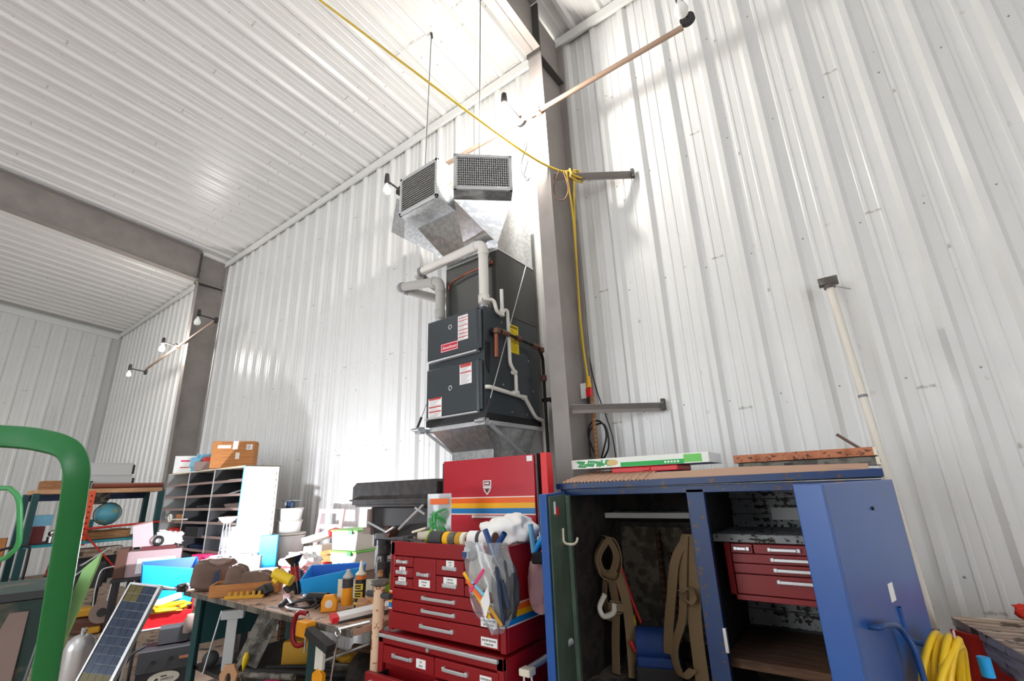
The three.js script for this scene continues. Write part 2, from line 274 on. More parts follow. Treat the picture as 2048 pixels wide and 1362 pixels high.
function flangeBrace(y, label) {
  const o = thing('flange_brace', label, 'brace', [-1.69, y, 0.40]);
  part('angle', [bar([0, 0, 0], [0.545, -0.01, -0.385], 0.004, 0.052, 0.001, 0).translate(0, 0, 0), bar([0, -0.026, -0.02], [0.545, -0.036, -0.405], 0.045, 0.004, 0.001)], M.steel, o);
  part('clip', box2(0.535, 0.56, -0.045, 0.035, -0.405, -0.37, 0.001), M.steelDark, o);
}
flangeBrace(4.06, 'upper grey steel brace from column to wall with yellow cord looped over it');
flangeBrace(2.09, 'lower grey steel brace from column to wall above the blue cabinet');
{ // thin rod that runs off the far column
  one('knee_rod', 'thin grey rod tied across the top of the far column', 'rod', [rod([0, 0, 0], [0.02, -0.05, -0.5], 0.01), rod([-0.01, 0.05, 0.0], [0.03, -0.05, 0.02], 0.016)], M.steel, [-9.30, 5.40, 0.49]);
}

/* ---------------------------------------------------------------- lights of the place, plus added fill strips */
function lampFixture(x, y, z, lit, label, group, arm = 0.27) {
  const o = thing('lamp_holder', label, 'lamp', [x, y, z], 0, group);
  const g = new THREE.CylinderGeometry(0.052, 0.052, 0.03, 20); g.rotateX(Math.PI / 2);
  part('mounting_plate', at(g, 0, 0.02, 0.03), M.dark, o);
  part('arm', rod([0, 0.03, 0.04], [0, 0.05, arm], 0.011), M.dark, o);
  part('socket', lathe([[0.001, 0.075], [0.022, 0.072], [0.026, 0.03], [0.028, -0.02], [0.024, -0.045], [0.001, -0.045]], 16).translate(0, 0.06, arm + 0.01), M.dark, o);
  part('bulb', lathe([[0.001, 0.0], [0.016, 0], [0.018, -0.02], [0.036, -0.05], [0.048, -0.085], [0.044, -0.118], [0.026, -0.138], [0.001, -0.143]], 20).translate(0, 0.015, arm + 0.01), lit ? M.bulbOn : M.bulbOff, o);
  if (lit) {
    const l = new THREE.PointLight('#fffaf3', x < -5 ? FAR_BULB_POWER : BULB_POWER); l.position.set(0, -0.06, arm + 0.01); l.castShadow = true; l.shadow.radius = 2.5; o.add(l);
  }
  return o;
}
function lightBar(xa, xb, y, z, label, dip = 0) {
  const o = thing('lamp_rail', label, 'rail', [(xa + xb) / 2, y, z]); const h = (xb - xa) / 2;
  part('conduit', rod([-h, dip, 0], [h, -dip, 0], 0.021), M.conduit, o);
  part('clamp', [bx(0.05, 0.06, 0.05, (xa < -5 ? 0 : 0.28), 0, 0)], M.tan, o);
}
lightBar(-3.58, -0.47, 4.72, 0.494, 'rusty rail with three lamps crossing the near column', 0.015);
lampFixture(-0.43, 4.735, 0.46, false, 'unlit lamp at the right end of the near rail, by the top edge', null, 0.2);
lampFixture(-1.93, 4.70, 0.46, true, 'brightly lit lamp beside the near column above the furnace', null, 0.27);
lampFixture(-3.60, 4.72, 0.46, false, 'unlit lamp left of the duct outlets', null, 0.2);
lightBar(-11.2, -8.18, 4.20, 0.494, 'thin rail with three lamps crossing the far column', -0.14);
lampFixture(-8.14, 4.31, 0.46, false, 'unlit lamp at the right end of the far rail', null, 0.28);
lampFixture(-9.80, 4.22, 0.46, true, 'brightly lit lamp in the middle of the far rail', null, 0.22);
lampFixture(-11.24, 3.98, 0.46, false, 'unlit lamp at the left end of the far rail', null, 0.28);
function addedStripLight(x, z, label) {  // invented fill lamp, added out of view to brighten the room
  const y = ceilY(z) - 0.55; const o = thing('added_strip_light', label, 'lamp', [x, y, z], 0, 'added fill strip lights behind the camera');
  part('housing', bx(2.4, 0.07, 0.34, 0, 0.04, 0), M.white, o); part('diffuser', bx(2.36, 0.02, 0.3, 0, -0.005, 0), M.addedStripOn, o);
  part('hanger', [rod([-1, 0.07, 0], [-1, 0.52, 0], 0.004), rod([1, 0.07, 0], [1, 0.52, 0], 0.004)], M.zinc, o);
  const l = new THREE.RectAreaLight('#ffffff', ADDED_STRIP_POWER, 2.36, 0.3); l.position.set(0, -0.02, 0); l.rotation.x = -Math.PI / 2; o.add(l);
}
for (const [x, z] of [[-5.8, 5.2], [-3.1, 6.2]]) addedStripLight(x, z, x < -5 ? 'left added white fill strip light unseen behind the camera' : 'right added white fill strip light unseen behind the camera');

/* cords, wires */
one('extension_cord', 'yellow extension cord strung from the ceiling, looped on the brace and hanging down', 'cord', [
  tube([[-3.30, 6.0, 1.86], [-2.97, 5.58, 1.90], [-2.3, 4.78, 1.17], [-1.85, 4.27, 0.62], [-1.64, 4.10, 0.40], [-1.56, 4.10, 0.33]], 0.0095, 60),
  tube([[-1.56, 4.11, 0.34], [-1.53, 4.03, 0.36], [-1.50, 4.05, 0.24], [-1.53, 4.12, 0.28], [-1.55, 4.02, 0.36], [-1.51, 4.02, 0.22], [-1.54, 4.11, 0.27], [-1.56, 3.9, 0.3], [-1.66, 3.5, 0.16], [-1.70, 3.0, 0.11], [-1.69, 2.6, 0.12], [-1.675, 2.36, 0.12]], 0.0095, 90),
  tube([[-1.58, 4.08, 0.37], [-1.60, 3.7, 0.28], [-1.68, 3.2, 0.14], [-1.705, 2.7, 0.11], [-1.68, 2.40, 0.12]], 0.0085, 60)], M.yellowCord);
{ const o = thing('cord_plug', 'yellow and red plug with white tag at the cord end', 'plug', [-1.665, 2.2, 0.13]);
  part('plug_body', [cyl(0.02, 0.09, 0, 0.07, 0, 0.014)], M.yellow, o); part('connector', bx(0.045, 0.07, 0.04, 0.0, 0.03, 0, 0.008), M.redBright, o); part('tag', bx(0.05, 0.12, 0.002, -0.045, 0.05, 0.01), M.paper, o); part('tail', cyl(0.012, 0.12, -0.015, -0.12, 0), M.black, o); }
one('wooden_stick', 'thin bare wooden stick standing behind the blue cabinet', 'stick', rod([0, 0, 0], [0.01, 2.19, -0.02], 0.014), M.wood, [-1.63, 0.0, 0.2]);
one('wall_cable', 'thin dark cable curving down the ribbed wall', 'cable', tube([[-1.72, 2.75, 0.03], [-1.66, 2.3, 0.025], [-1.6, 2.08, 0.03], [-1.55, 1.85, 0.03], [-1.535, 1.5, 0.05], [-1.53, 0.9, 0.06]], 0.005, 40), M.dark);
one('wire_loop', 'black wire coiled against the column above the cabinet', 'wire', tube([[-1.66, 1.72, 0.10], [-1.72, 1.9, 0.10], [-1.69, 2.0, 0.10], [-1.6, 2.0, 0.11], [-1.57, 1.9, 0.1], [-1.63, 1.72, 0.10], [-1.56, 1.80, 0.11], [-1.55, 1.92, 0.12], [-1.6, 1.99, 0.1], [-1.7, 1.94, 0.11], [-1.71, 1.75, 0.12]], 0.007, 80), M.black);
one('loose_wire', 'tangled dark wire hanging under the lit lamp', 'wire', [tube([[-1.86, 4.69, 0.5], [-1.87, 4.52, 0.52], [-1.9, 4.36, 0.52], [-1.865, 4.24, 0.52], [-1.905, 4.12, 0.52], [-1.88, 4.04, 0.52], [-1.85, 4.06, 0.52]], 0.004, 60, 6), tube([[-1.9, 4.6, 0.52], [-1.86, 4.4, 0.53], [-1.92, 4.28, 0.52], [-1.93, 4.16, 0.52], [-1.87, 4.05, 0.52]], 0.004, 50, 6)], M.dark);
one('wire_loop', 'brown wire loop hanging from the upper brace', 'wire', tube([[-1.63, 4.10, 0.4], [-1.68, 3.95, 0.42], [-1.66, 3.82, 0.42], [-1.6, 3.80, 0.4], [-1.57, 3.9, 0.38], [-1.6, 4.08, 0.38]], 0.005, 40, 6), M.brassBrown);
one('hanger_wire', 'thin wire from the ceiling to the left duct outlet', 'wire', [rod([0.05, 1.77, 0.0], [0, 0, 0], 0.004, 6), rod([0.05, 1.77, 0], [0.06, 1.70, 0.0], 0.012, 6)], M.charcoal, [-2.79, 4.275, 0.86]);
one('hanger_wire', 'thin wire from the ceiling to the right duct outlet', 'wire', [rod([0.045, 1.88, 0], [0, 0, 0], 0.004, 6), rod([0.045, 1.88, 0], [0.05, 1.78, 0], 0.012, 6)], M.charcoal, [-2.12, 4.17, 0.86]);

/* ---------------------------------------------------------------- furnace and ducts (parts given in room coordinates) */
function pw(name, geo, m, o, label) { const g = Array.isArray(geo) ? merge(geo) : uvm(geo); const b = o.isMesh ? o.parent.position : o.position; g.translate(-b.x, -b.y, -b.z); const k = new THREE.Mesh(g, m); k.name = name; k.castShadow = k.receiveShadow = true; o.add(k); if (label) k.userData.label = label; return k; }
function dw(name, w, h, tex, o, pos, ry, label, rx = 0) { const b = o.isMesh ? o.parent.position : o.position; return decal(name, w, h, tex, o, [pos[0] - b.x, pos[1] - b.y, pos[2] - b.z], ry, rx, null, label); }
const fx0 = -2.745, fx1 = -2.145, fy0 = 2.02, fy1 = 2.885, fz1 = 0.82;
const warnTex = (bands, seedv) => canvasTex(128, 192, (g, w, h) => { g.fillStyle = '#f4efee'; g.fillRect(0, 0, w, h); g.fillStyle = '#d2362e'; for (const [y, t] of bands) g.fillRect(6, y * h, w - 12, t * h); g.fillStyle = '#8a8488'; for (let i = 0; i < 26; i++) g.fillRect(12, 10 + i * 7, 60 + ((i * 37 + seedv) % 44), 2); });
{
  const f = thing('gas_furnace', 'dark grey upright gas furnace hung on the wall beside the column', 'furnace', [-2.445, fy0, 0.46]);
  pw('cabinet', [box2(fx0, fx1 - 0.004, fy0, fy1, 0.10, fz1 - 0.012, 0.004)], M.furnace, f);
  pw('side_panel', [box2(fx1 - 0.004, fx1, fy0 + 0.05, fy1 - 0.003, 0.11, fz1 - 0.004, 0.002)], M.furnace, f);
  pw('base_rail', [box2(fx0 - 0.002, fx1 + 0.004, fy0, fy0 + 0.05, 0.10, fz1 + 0.002, 0.003)], M.black, f);
  const door = (y0, y1) => {
    const d = pw('door_panel', extr([[fx0 + 0.03, y0], [fx1 - 0.05, y0], [fx1 - 0.05, y1], [fx0 + 0.03, y1]], 0.028, 0.012).translate(0, 0, fz1 - 0.012), M.furnace, f);
    pw('edge_strip', box2(fx1 - 0.046, fx1 - 0.012, y0, y1, fz1 - 0.012, fz1 + 0.014, 0.006), M.furnace, d);
    pw('bottom_lip', box2(fx0 + 0.02, fx1 - 0.045, y0 - 0.022, y0 - 0.008, fz1 - 0.012, fz1 + 0.034, 0.004), M.alu, d, 'bright bent lower lip');
    return d;
  };
  const up = door(2.545, 2.86), lo = door(2.09, 2.455);
  const ring = (x, y, p) => { const g = new THREE.TorusGeometry(0.016, 0.005, 8, 18); pw('sight_ring', at(g, x, y, fz1 + 0.03), M.zinc, p); };
  ring(-2.46, 2.775, up); ring(-2.455, 2.285, lo);
  dw('warning_label', 0.105, 0.20, warnTex([[0.08, 0.03], [0.2, 0.03], [0.4, 0.03], [0.58, 0.03], [0.72, 0.03], [0.86, 0.03]], 3), up, [-2.325, 2.74, fz1 + 0.0295], 0, 'white label with red lines');
  dw('warning_label', 0.12, 0.155, warnTex([[0.0, 0.16], [0.4, 0.06]], 9), lo, [-2.30, 2.37, fz1 + 0.0295], 0, 'white label with an orange band');
  dw('warning_label', 0.145, 0.15, warnTex([[0.0, 0.09], [0.42, 0.07], [0.66, 0.07]], 5), lo, [-2.62, 2.155, fz1 + 0.0295], 0, 'white label with red bands');
  dw('name_badge', 0.185, 0.068, canvasTex(256, 96, (g, w, h) => { g.fillStyle = '#c01f33'; g.fillRect(0, 0, w, h); g.strokeStyle = '#f3c9cc'; g.lineWidth = 9; g.strokeRect(8, 8, w - 16, h - 16); g.fillStyle = '#f6dfe0'; g.font = 'italic bold 46px sans-serif'; g.textAlign = 'center'; g.textBaseline = 'middle'; g.fillText('Goodman', w / 2, h / 2 + 2); }), up, [-2.47, 2.615, fz1 + 0.0295], 0, 'red name badge with pale border');
  dw('rating_label', 0.13, 0.24, canvasTex(128, 192, (g, w, h) => { g.fillStyle = '#f4d21c'; g.fillRect(0, 0, w, h); g.fillStyle = '#2a2408'; for (let i = 0; i < 8; i++) g.fillRect(12 + i * 13, 8 + (i % 3) * 2, 9, 18 - (i % 3) * 3); g.fillStyle = '#7a6a14'; for (let i = 0; i < 11; i++) g.fillRect(16, 42 + i * 13, 60 + (i * 29) % 40, 3); }), f, [fx1 + 0.001, 2.70, 0.44], Math.PI / 2, 'yellow rating label');
  pw('plate', hull([[fx1 + 0.002, 2.36, 0.765], [fx1 + 0.008, 2.36, 0.765], [fx1 + 0.002, 2.60, 0.80], [fx1 + 0.008, 2.60, 0.80], [fx1 + 0.002, 2.60, 0.75], [fx1 + 0.008, 2.60, 0.75], [fx1 + 0.002, 2.42, 0.80], [fx1 + 0.008, 2.42, 0.80]]), M.black, f);
  pw('grommet', [(() => { const g = new THREE.CylinderGeometry(0.035, 0.035, 0.01, 18); g.rotateZ(Math.PI / 2); return at(g, fx1 + 0.004, 2.69, 0.72); })()], M.black, f);
  pe('screw', [[2.1, 0.5], [2.1, 0.3], [2.3, 0.6], [2.55, 0.6], [2.8, 0.6], [2.55, 0.25], [2.3, 0.2]].map(([y, z]) => { const g = new THREE.CylinderGeometry(0.007, 0.007, 0.006, 6); g.rotateZ(Math.PI / 2); return at(g, fx1 + 0.003, y, z); }), M.zinc, f);
}
{
  const c = thing('cooling_coil_case', 'charcoal metal case standing on the furnace behind the flue pipes', 'appliance', [-2.445, fy1 + 0.001, 0.36]);
  pw('case', box2(fx0 + 0.01, fx1 - 0.004, fy1 + 0.001, 3.44, 0.10, 0.625, 0.004), M.coil, c);
  pw('side_panel', box2(fx1 - 0.004, fx1 - 0.001, fy1 + 0.004, 3.437, 0.105, 0.62, 0.001), M.coil, c);
  pw('copper_line', [tube([[-2.21, 3.33, 0.63], [-2.32, 3.31, 0.66], [-2.5, 3.30, 0.66], [-2.68, 3.26, 0.64], [-2.78, 3.2, 0.5]], 0.009, 30), cyl(0.016, 0.03, -2.2, 3.315, 0.635)], M.copper, c, 'reddish copper line');
}
{
  const d = thing('supply_duct', 'shiny galvanized duct with angled outlet boots above the furnace', 'duct', [-2.445, 3.441, 0.36]);
  const S = (x) => [[x, 3.441, 0.11], [x, 3.441, 0.61], [x, 3.66, 0.615], [x, 4.02, 0.41], [x, 4.03, 0.11]];
  pw('plenum', hull([...S(fx0 + 0.005), ...S(fx1 - 0.002)]), M.galv, d);
  pw('seam_flange', [box2(fx0, fx1 + 0.003, 3.441, 3.462, 0.105, 0.62, 0.001)], M.alu, d);
  // left outlet boot, looking straight into the room
  const gx0 = -2.935, gx1 = -2.455, gy0 = 3.885, gy1 = 4.27, gz = 1.0;
  pw('outlet_boot', [hull([[gx0, gy0, gz], [gx1, gy0, gz], [gx0, gy1, gz], [gx1, gy1, gz], [gx0, gy0 - 0.02, 0.80], [gx1, gy0 - 0.03, 0.8], [gx0, gy1, 0.8], [gx1, gy1, 0.8]].map(p => p)), hull([[gx0, gy0 - 0.02, 0.80], [gx1, gy0 - 0.03, 0.8], [gx0, gy1, 0.8], [gx1, gy1, 0.8], [-2.735, 3.53, 0.60], [-2.36, 3.5, 0.60], [-2.735, 3.98, 0.43], [-2.36, 3.98, 0.43]])], M.galv, d);
  const grille = (w, h, place, dark, horizontalOnly) => {
    const fr = [bx(w, 0.028, 0.022, 0, h / 2 - 0.014, 0), bx(w, 0.028, 0.022, 0, -h / 2 + 0.014, 0), bx(0.028, h, 0.022, w / 2 - 0.014, 0, 0), bx(0.028, h, 0.022, -w / 2 + 0.014, 0, 0)];
    const put = g => g.applyMatrix4(place);
    const fr0 = pw('grille_frame', fr.map(put), M.alu, d);
    pw('backing', put(bx(w - 0.05, h - 0.05, 0.004, 0, 0, -0.012, 0)), M.blackGloss, fr0);
    const n = horizontalOnly ? 15 : 13;
    for (let i = 0; i < n; i++) { const s = bx(w - 0.05, 0.004, 0.016, 0, -h / 2 + 0.034 + i * (h - 0.068) / (n - 1), 0, 0); pw('louvre', put(s), M.alu, fr0); }
    if (!horizontalOnly) for (let i = 0; i < 24; i++) pw('louvre', put(bx(0.004, h - 0.06, 0.008, -w / 2 + 0.035 + i * (w - 0.07) / 23, 0, 0.005, 0)), M.alu, fr0);
  };
  grille(0.48, 0.385, new THREE.Matrix4().makeTranslation((gx0 + gx1) / 2, (gy0 + gy1) / 2, gz + 0.012), true, true);
  // right outlet boot, turned towards the near corner
  const a = rad(43), c = V3(-2.07, 4.0, 0.88), ux = V3(Math.cos(a), 0, -Math.sin(a)), nz = V3(Math.sin(a), 0, Math.cos(a)), w = 0.475, h = 0.335;
  const R = (s, t, n) => c.clone().addScaledVector(ux, s).addScaledVector(V3(0, 1, 0), t).addScaledVector(nz, n).toArray();
  pw('outlet_boot', [hull([R(-w / 2, -h / 2, 0), R(w / 2, -h / 2, 0), R(-w / 2, h / 2, 0), R(w / 2, h / 2, 0), R(-w / 2, -h / 2 - 0.02, -0.13), R(w / 2, -h / 2 - 0.02, -0.12), R(-w / 2, h / 2, -0.13), R(w / 2, h / 2, -0.12)]),
    hull([R(-w / 2, -h / 2 - 0.02, -0.10), R(w / 2, -h / 2 - 0.02, -0.10), R(-w / 2, h / 2, -0.13), R(w / 2, h / 2, -0.12), [-2.5, 3.5, 0.612], [fx1 - 0.004, 3.5, 0.612], [fx1 - 0.004, 3.98, 0.42], [-2.5, 3.98, 0.42]])], M.galv, d);
  const m4 = new THREE.Matrix4().makeBasis(ux, V3(0, 1, 0), nz).setPosition(c.clone().addScaledVector(nz, 0.012)); grille(w, h, m4, false, false);
  // outlet boot that leaves to the left along the wall
  pw('outlet_boot', [hull([[-2.742, 3.55, 0.14], [-2.742, 3.55, 0.55], [-2.742, 4.0, 0.14], [-2.742, 4.0, 0.42], [-3.22, 3.90, 0.2], [-3.22, 3.90, 0.72], [-3.22, 4.28, 0.2], [-3.22, 4.28, 0.72]]), hull([[-3.22, 3.90, 0.2], [-3.22, 3.90, 0.72], [-3.22, 4.28, 0.2], [-3.22, 4.28, 0.72], [-3.42, 4.05, 0.2], [-3.42, 4.05, 0.72], [-3.36, 4.42, 0.2], [-3.36, 4.42, 0.72]])], M.galv, d);
}
{
  const d = thing('return_duct', 'galvanized return duct tapering below the furnace behind the red cover', 'duct', [-2.445, 1.2, 0.4]);
  pw('collar', box2(fx0 + 0.02, fx1 - 0.02, 1.985, 2.018, 0.13, 0.80, 0.002), M.alu, d);
  pw('taper', hull([[fx0 + 0.03, 1.985, 0.14], [fx1 - 0.03, 1.985, 0.14], [fx0 + 0.03, 1.985, 0.79], [fx1 - 0.03, 1.985, 0.79], [-2.66, 1.83, 0.14], [-2.24, 1.83, 0.14], [-2.66, 1.83, 0.62], [-2.24, 1.83, 0.62]]), M.galv, d);
  pw('duct_box', box2(-2.66, -2.24, 1.2, 1.83, 0.14, 0.62, 0.002), M.galv, d);
  const b = thing('wall_bracket', 'slanted steel bracket arms carrying the furnace from the wall', 'bracket', [-2.445, 1.56, 0.02]);
  for (const x of [fx0 - 0.03, fx1 + 0.02]) { pw('arm', bar([x, 1.995, 0.86], [x, 1.995, 0.02], 0.03, 0.03), M.alu, b); pw('strut', bar([x, 1.99, 0.80], [x, 1.60, 0.03], 0.03, 0.012), M.alu, b); pw('bolt_plate', [bx(0.06, 0.05, 0.05, x, 1.995, 0.86), rod([x - 0.04, 2.0, 0.9], [x + 0.04, 2.0, 0.9], 0.012)], M.zinc, b); }
  const w = thing('support_cable', 'thin steel cable slanting across the furnace side', 'cable', [fx1 + 0.045, 2.0, 0.86]); pw('wire', rod([fx1 + 0.045, 2.01, 0.875], [fx1 + 0.045, 3.40, 0.28], 0.004, 6), M.alu, w); pw('turnbuckle', rod([fx1 + 0.045, 2.0, 0.88], [fx1 + 0.045, 2.16, 0.812], 0.009, 6), M.dark, w);
  const w2 = thing('support_cable', 'thin steel cable at the left edge of the furnace', 'cable', [fx0 - 0.035, 2.0, 0.88]); pw('wire', rod([fx0 - 0.03, 2.01, 0.885], [fx0 - 0.03, 3.30, 0.30], 0.004, 6), M.alu, w2); pw('turnbuckle', rod([fx0 - 0.03, 2.0, 0.89], [fx0 - 0.03, 2.1, 0.845], 0.01, 6), M.dark, w2);
}
{ // flue pipes
  const mk = (label, x, y0, top, run, m) => {
    const o = thing('vent_pipe', label, 'pipe', [x, y0, 0.71]);
    pw('stub', [cyl(0.036, 0.05, x, y0, 0.71), ...[0.015, 0.03, 0.045].map(k => cyl(0.039, 0.006, x, y0 + k, 0.71))], M.zinc, o);
    pw('coupling', lathe([[0.001, 0], [0.036, 0], [0.047, 0.025], [0.047, 0.085], [0.001, 0.085]], 20).translate(x, y0 + 0.05, 0.71), m, o);
    pw('pipe_run', pipe([[x, y0 + 0.1, 0.71], [x, top, 0.71], ...run], 0.041, 0.075, 18), m, o);
    const A = V3(x, top, 0.71), B = V3(...run[0]); pe('elbow', [cyl(0.046, 0.035, x, top - 0.11, 0.71), rod(A.clone().lerp(B, 0.075 / A.distanceTo(B)).toArray(), A.clone().lerp(B, 0.115 / A.distanceTo(B)).toArray(), 0.046, 18)], m, o);
    if (run.length > 1) { const C2 = V3(...run[1]); pe('elbow', [rod(B.clone().lerp(A, 0.07 / A.distanceTo(B)).toArray(), B.clone().lerp(A, 0.11 / A.distanceTo(B)).toArray(), 0.046, 18), rod(B.clone().lerp(C2, 0.07 / C2.distanceTo(B)).toArray(), B.clone().lerp(C2, 0.11 / C2.distanceTo(B)).toArray(), 0.046, 18)], M.grey, o); }
  };
  mk('tall white plastic flue pipe elbowed to the left over the furnace', -2.225, fy1 + 0.001, 3.49, [[-3.10, 3.50, 0.66], [-3.2, 3.47, 0.02]], M.pvc);
  mk('shorter grey plastic flue pipe at the left end of the furnace', -2.74 + 0.02, fy1 + 0.001, 3.30, [[-3.36, 3.44, 0.66], [-2.95, 3.30, 0.03]], M.pvcGrey);
}
{ // condensate drain
  const x = fx1 + 0.028; const o = thing('condensate_pipe', 'thin white plastic drain pipe on the furnace side', 'pipe', [x, 0.9, 0.5]);
  pw('upper_trap', pipe([[x - 0.05, 2.945, 0.80], [x, 2.95, 0.72], [x, 2.86, 0.69], [x, 2.85, 0.62], [x, 2.90, 0.60], [x, 2.91, 0.55], [x, 2.47, 0.54], [x, 2.40, 0.47], [x, 2.25, 0.47]], 0.015, 0.03, 10), M.pvc, o);
  pw('standpipe', [cyl(0.015, 0.22, x, 2.85, 0.62), cyl(0.02, 0.06, x, 2.84, 0.62)], M.pvc, o);
  pw('lower_run', pipe([[fx1 + 0.004, 2.25, 0.815], [x, 2.25, 0.8], [x, 2.225, 0.36], [x, 2.08, 0.22], [x, 2.06, 0.10], [x, 0.95, 0.10]], 0.016, 0.03, 10), M.pvc, o);
  pe('fitting', [[2.25, 0.47], [2.24, 0.5], [2.41, 0.49], [2.225, 0.37]].map(([y, z]) => { const g = new THREE.CylinderGeometry(0.021, 0.021, 0.035, 10); g.rotateX(Math.PI / 2); return at(g, x, y, z); }), M.pvc, o);
}
{
  const x = fx1 + 0.07; const o = thing('gas_pipe', 'brown iron gas pipe stepping down the furnace side to the wall', 'pipe', [x, 0.0, 0.12]);
  pw('pipe_run', pipe([[fx1 + 0.006, 2.69, 0.73], [x - 0.02, 2.69, 0.73], [x - 0.02, 2.63, 0.73], [x - 0.02, 2.69, 0.70], [x, 2.69, 0.66], [x, 2.665, 0.17], [x, 2.58, 0.13], [x, 0.02, 0.13]], 0.013, 0.02, 10), M.blackIron, o);
  pw('drip_leg', rod([x - 0.02, 2.66, 0.73], [x - 0.02, 2.48, 0.735], 0.016), M.copper, o, 'coppery drip leg');
  pe('fitting', [bx(0.04, 0.045, 0.05, x - 0.02, 2.69, 0.72, 0.01), rod([x, 2.685, 0.6], [x, 2.69, 0.68], 0.02), rod([x, 2.68, 0.44], [x, 2.682, 0.5], 0.022), rod([x, 2.668, 0.2], [x, 2.67, 0.28], 0.02), bx(0.045, 0.05, 0.05, x, 2.655, 0.15, 0.012), cyl(0.024, 0.045, x, 2.39, 0.13)], M.brassBrown, o);
  pw('clamp', [bx(0.10, 0.03, 0.03, x + 0.02, 2.23, 0.12), bx(0.05, 0.04, 0.03, x + 0.06, 2.225, 0.1)], M.black, o);
}

/* ---------------------------------------------------------------- blue cabinet */
const cbx0 = -1.41, cbx1 = 0.0, cbz0 = 0.48, cbz1 = 1.06, cby = 1.52;
{
  const c = thing('storage_cabinet', 'large worn blue two-door steel cabinet with both doors open', 'cabinet', [-0.705, 0, 0.77]);
  pe('side_wall', [box2(cbx0, cbx0 + 0.02, 0.06, cby, cbz0, cbz1 - 0.02, 0.002), box2(cbx1 - 0.02, cbx1, 0.06, cby, cbz0, cbz1 - 0.02, 0.002)], M.blue, c);
  pw('back_wall', box2(cbx0, cbx1, 0.06, cby, cbz0 - 0.012, cbz0, 0), M.grease, c);
  pw('floor_plate', box2(cbx0, cbx1, 0.06, 0.1, cbz0, cbz1 - 0.02, 0.002), M.grease, c);
  pw('partition', box2(-0.705, -0.69, 0.1, cby, cbz0, cbz1 - 0.03, 0.002), M.grease, c);
  pe('inner_lining', [box2(cbx0 + 0.02, cbx0 + 0.026, 0.1, cby, cbz0, cbz1 - 0.03, 0), box2(cbx1 - 0.026, cbx1 - 0.02, 0.1, cby, cbz0, cbz1 - 0.03, 0)], M.grease, c);
  pw('centre_post', box2(-0.735, -0.655, 0.06, cby - 0.005, cbz1 - 0.03, cbz1, 0.003), M.blueWorn, c, 'blue centre post with rust and scraped paint');
  pw('head_rail', box2(cbx0, cbx1, cby - 0.022, cby + 0.012, cbz1 - 0.03, cbz1, 0.003), M.blueWorn, c);
  pe('stile', [box2(cbx0, cbx0 + 0.035, 0.06, cby, cbz1 - 0.03, cbz1, 0.003), box2(cbx1 - 0.03, cbx1, 0.06, cby, cbz1 - 0.03, cbz1, 0.003)], M.blueWorn, c);
  pw('plinth', box2(cbx0 + 0.03, cbx1 - 0.03, 0, 0.06, cbz0 + 0.03, cbz1 - 0.05, 0.002), M.dark, c);
  // shallow folded lid, raised towards the back
  pw('lid', [hull([[cbx0 - 0.015, cby + 0.012, cbz1 + 0.02], [cbx1 + 0.01, cby + 0.022, cbz1 + 0.02], [cbx0 - 0.015, cby + 0.04, cbz1 + 0.02], [cbx1 + 0.01, cby + 0.05, cbz1 + 0.02], [cbx0 - 0.01, cby + 0.075, cbz0 + 0.2], [-0.4, cby + 0.085, cbz0 + 0.2], [cbx1, cby + 0.055, cbz0 + 0.1], [cbx0, cby + 0.075, cbz0], [cbx1, cby + 0.055, cbz0], [cbx0, cby + 0.012, cbz0], [cbx1, cby + 0.012, cbz0], [-0.5, cby + 0.075, cbz1 - 0.08]])], M.blueWorn, c);
  pw('lid_skin', sheet(20, 5, (u, v) => { const x = -1.02 + u * 0.99, k = 1 - Math.abs(x + 0.5) / (x < -0.5 ? 1.2 : 0.75); return [x, cby + 0.0435 + 0.0075 * (x + 1.41) / 1.41 + v * (0.014 + 0.022 * k), cbz1 + 0.018 - v * 0.10]; }, 0.002), M.meshTan, c, 'tan scraped patch of the lid');
  // left compartment
  const sh = pw('wall_ledge', box2(cbx0 + 0.03, -0.71, 1.355, 1.385, cbz0 + 0.001, 0.62, 0.003), M.white, c, 'white ledge');
  pw('back_sheet', box2(cbx0 + 0.06, -0.73, 0.72, 1.33, cbz0, cbz0 + 0.006, 0), M.greyGrease, c);
  pw('peg_rail', [box2(cbx0 + 0.04, -0.72, 1.30, 1.33, cbz0, cbz0 + 0.03, 0.002)], M.grease, c);
  pw('shelf', box2(cbx0 + 0.03, -0.71, 0.58, 0.62, cbz0, cbz1 - 0.05, 0.003), M.greyGrease, c);
  // right compartment
  pw('shelf', box2(-0.69, cbx1 - 0.02, 1.275, 1.31, cbz0, 0.9, 0.004), M.chipped, c, 'chipped white shelf');
  pw('shelf', box2(-0.69, cbx1 - 0.02, 0.80, 0.835, cbz0, 1.0, 0.004), M.darkwood, c, 'brown wooden shelf');
  for (let i = 0; i < 9; i++) { const y0 = 0.85 + i * 0.075; pw('back_board', box2(-0.685 + 0.005 * (i % 2), cbx1 - 0.025, y0, y0 + 0.071, cbz0, cbz0 + 0.012 + 0.003 * (i % 3), 0.002), M.chipped, c); }
  pw('patch_plate', box2(-0.49, -0.12, 1.345, 1.405, cbz0 + 0.016, cbz0 + 0.03, 0.002), M.greyLight, c, 'pale metal patch');
  pw('hinge_block', [box2(-0.66, -0.645, 0.87, 0.96, cbz1 - 0.005, cbz1 + 0.012, 0.002)], M.alu, c);
  // left door swung open
  const LD = new THREE.Group(); const la = Math.atan2(0.62, 0.285);
  const doorL = pw('door', bx(0.682, 1.42, 0.03, 0.341, 0.71, 0.018).applyMatrix4(new THREE.Matrix4().makeRotationY(-la)).translate(-1.372, 0.10, 1.075), M.blue, c);
  const onL = g => g.applyMatrix4(new THREE.Matrix4().makeRotationY(-la)).translate(-1.372, 0.10, 1.075);
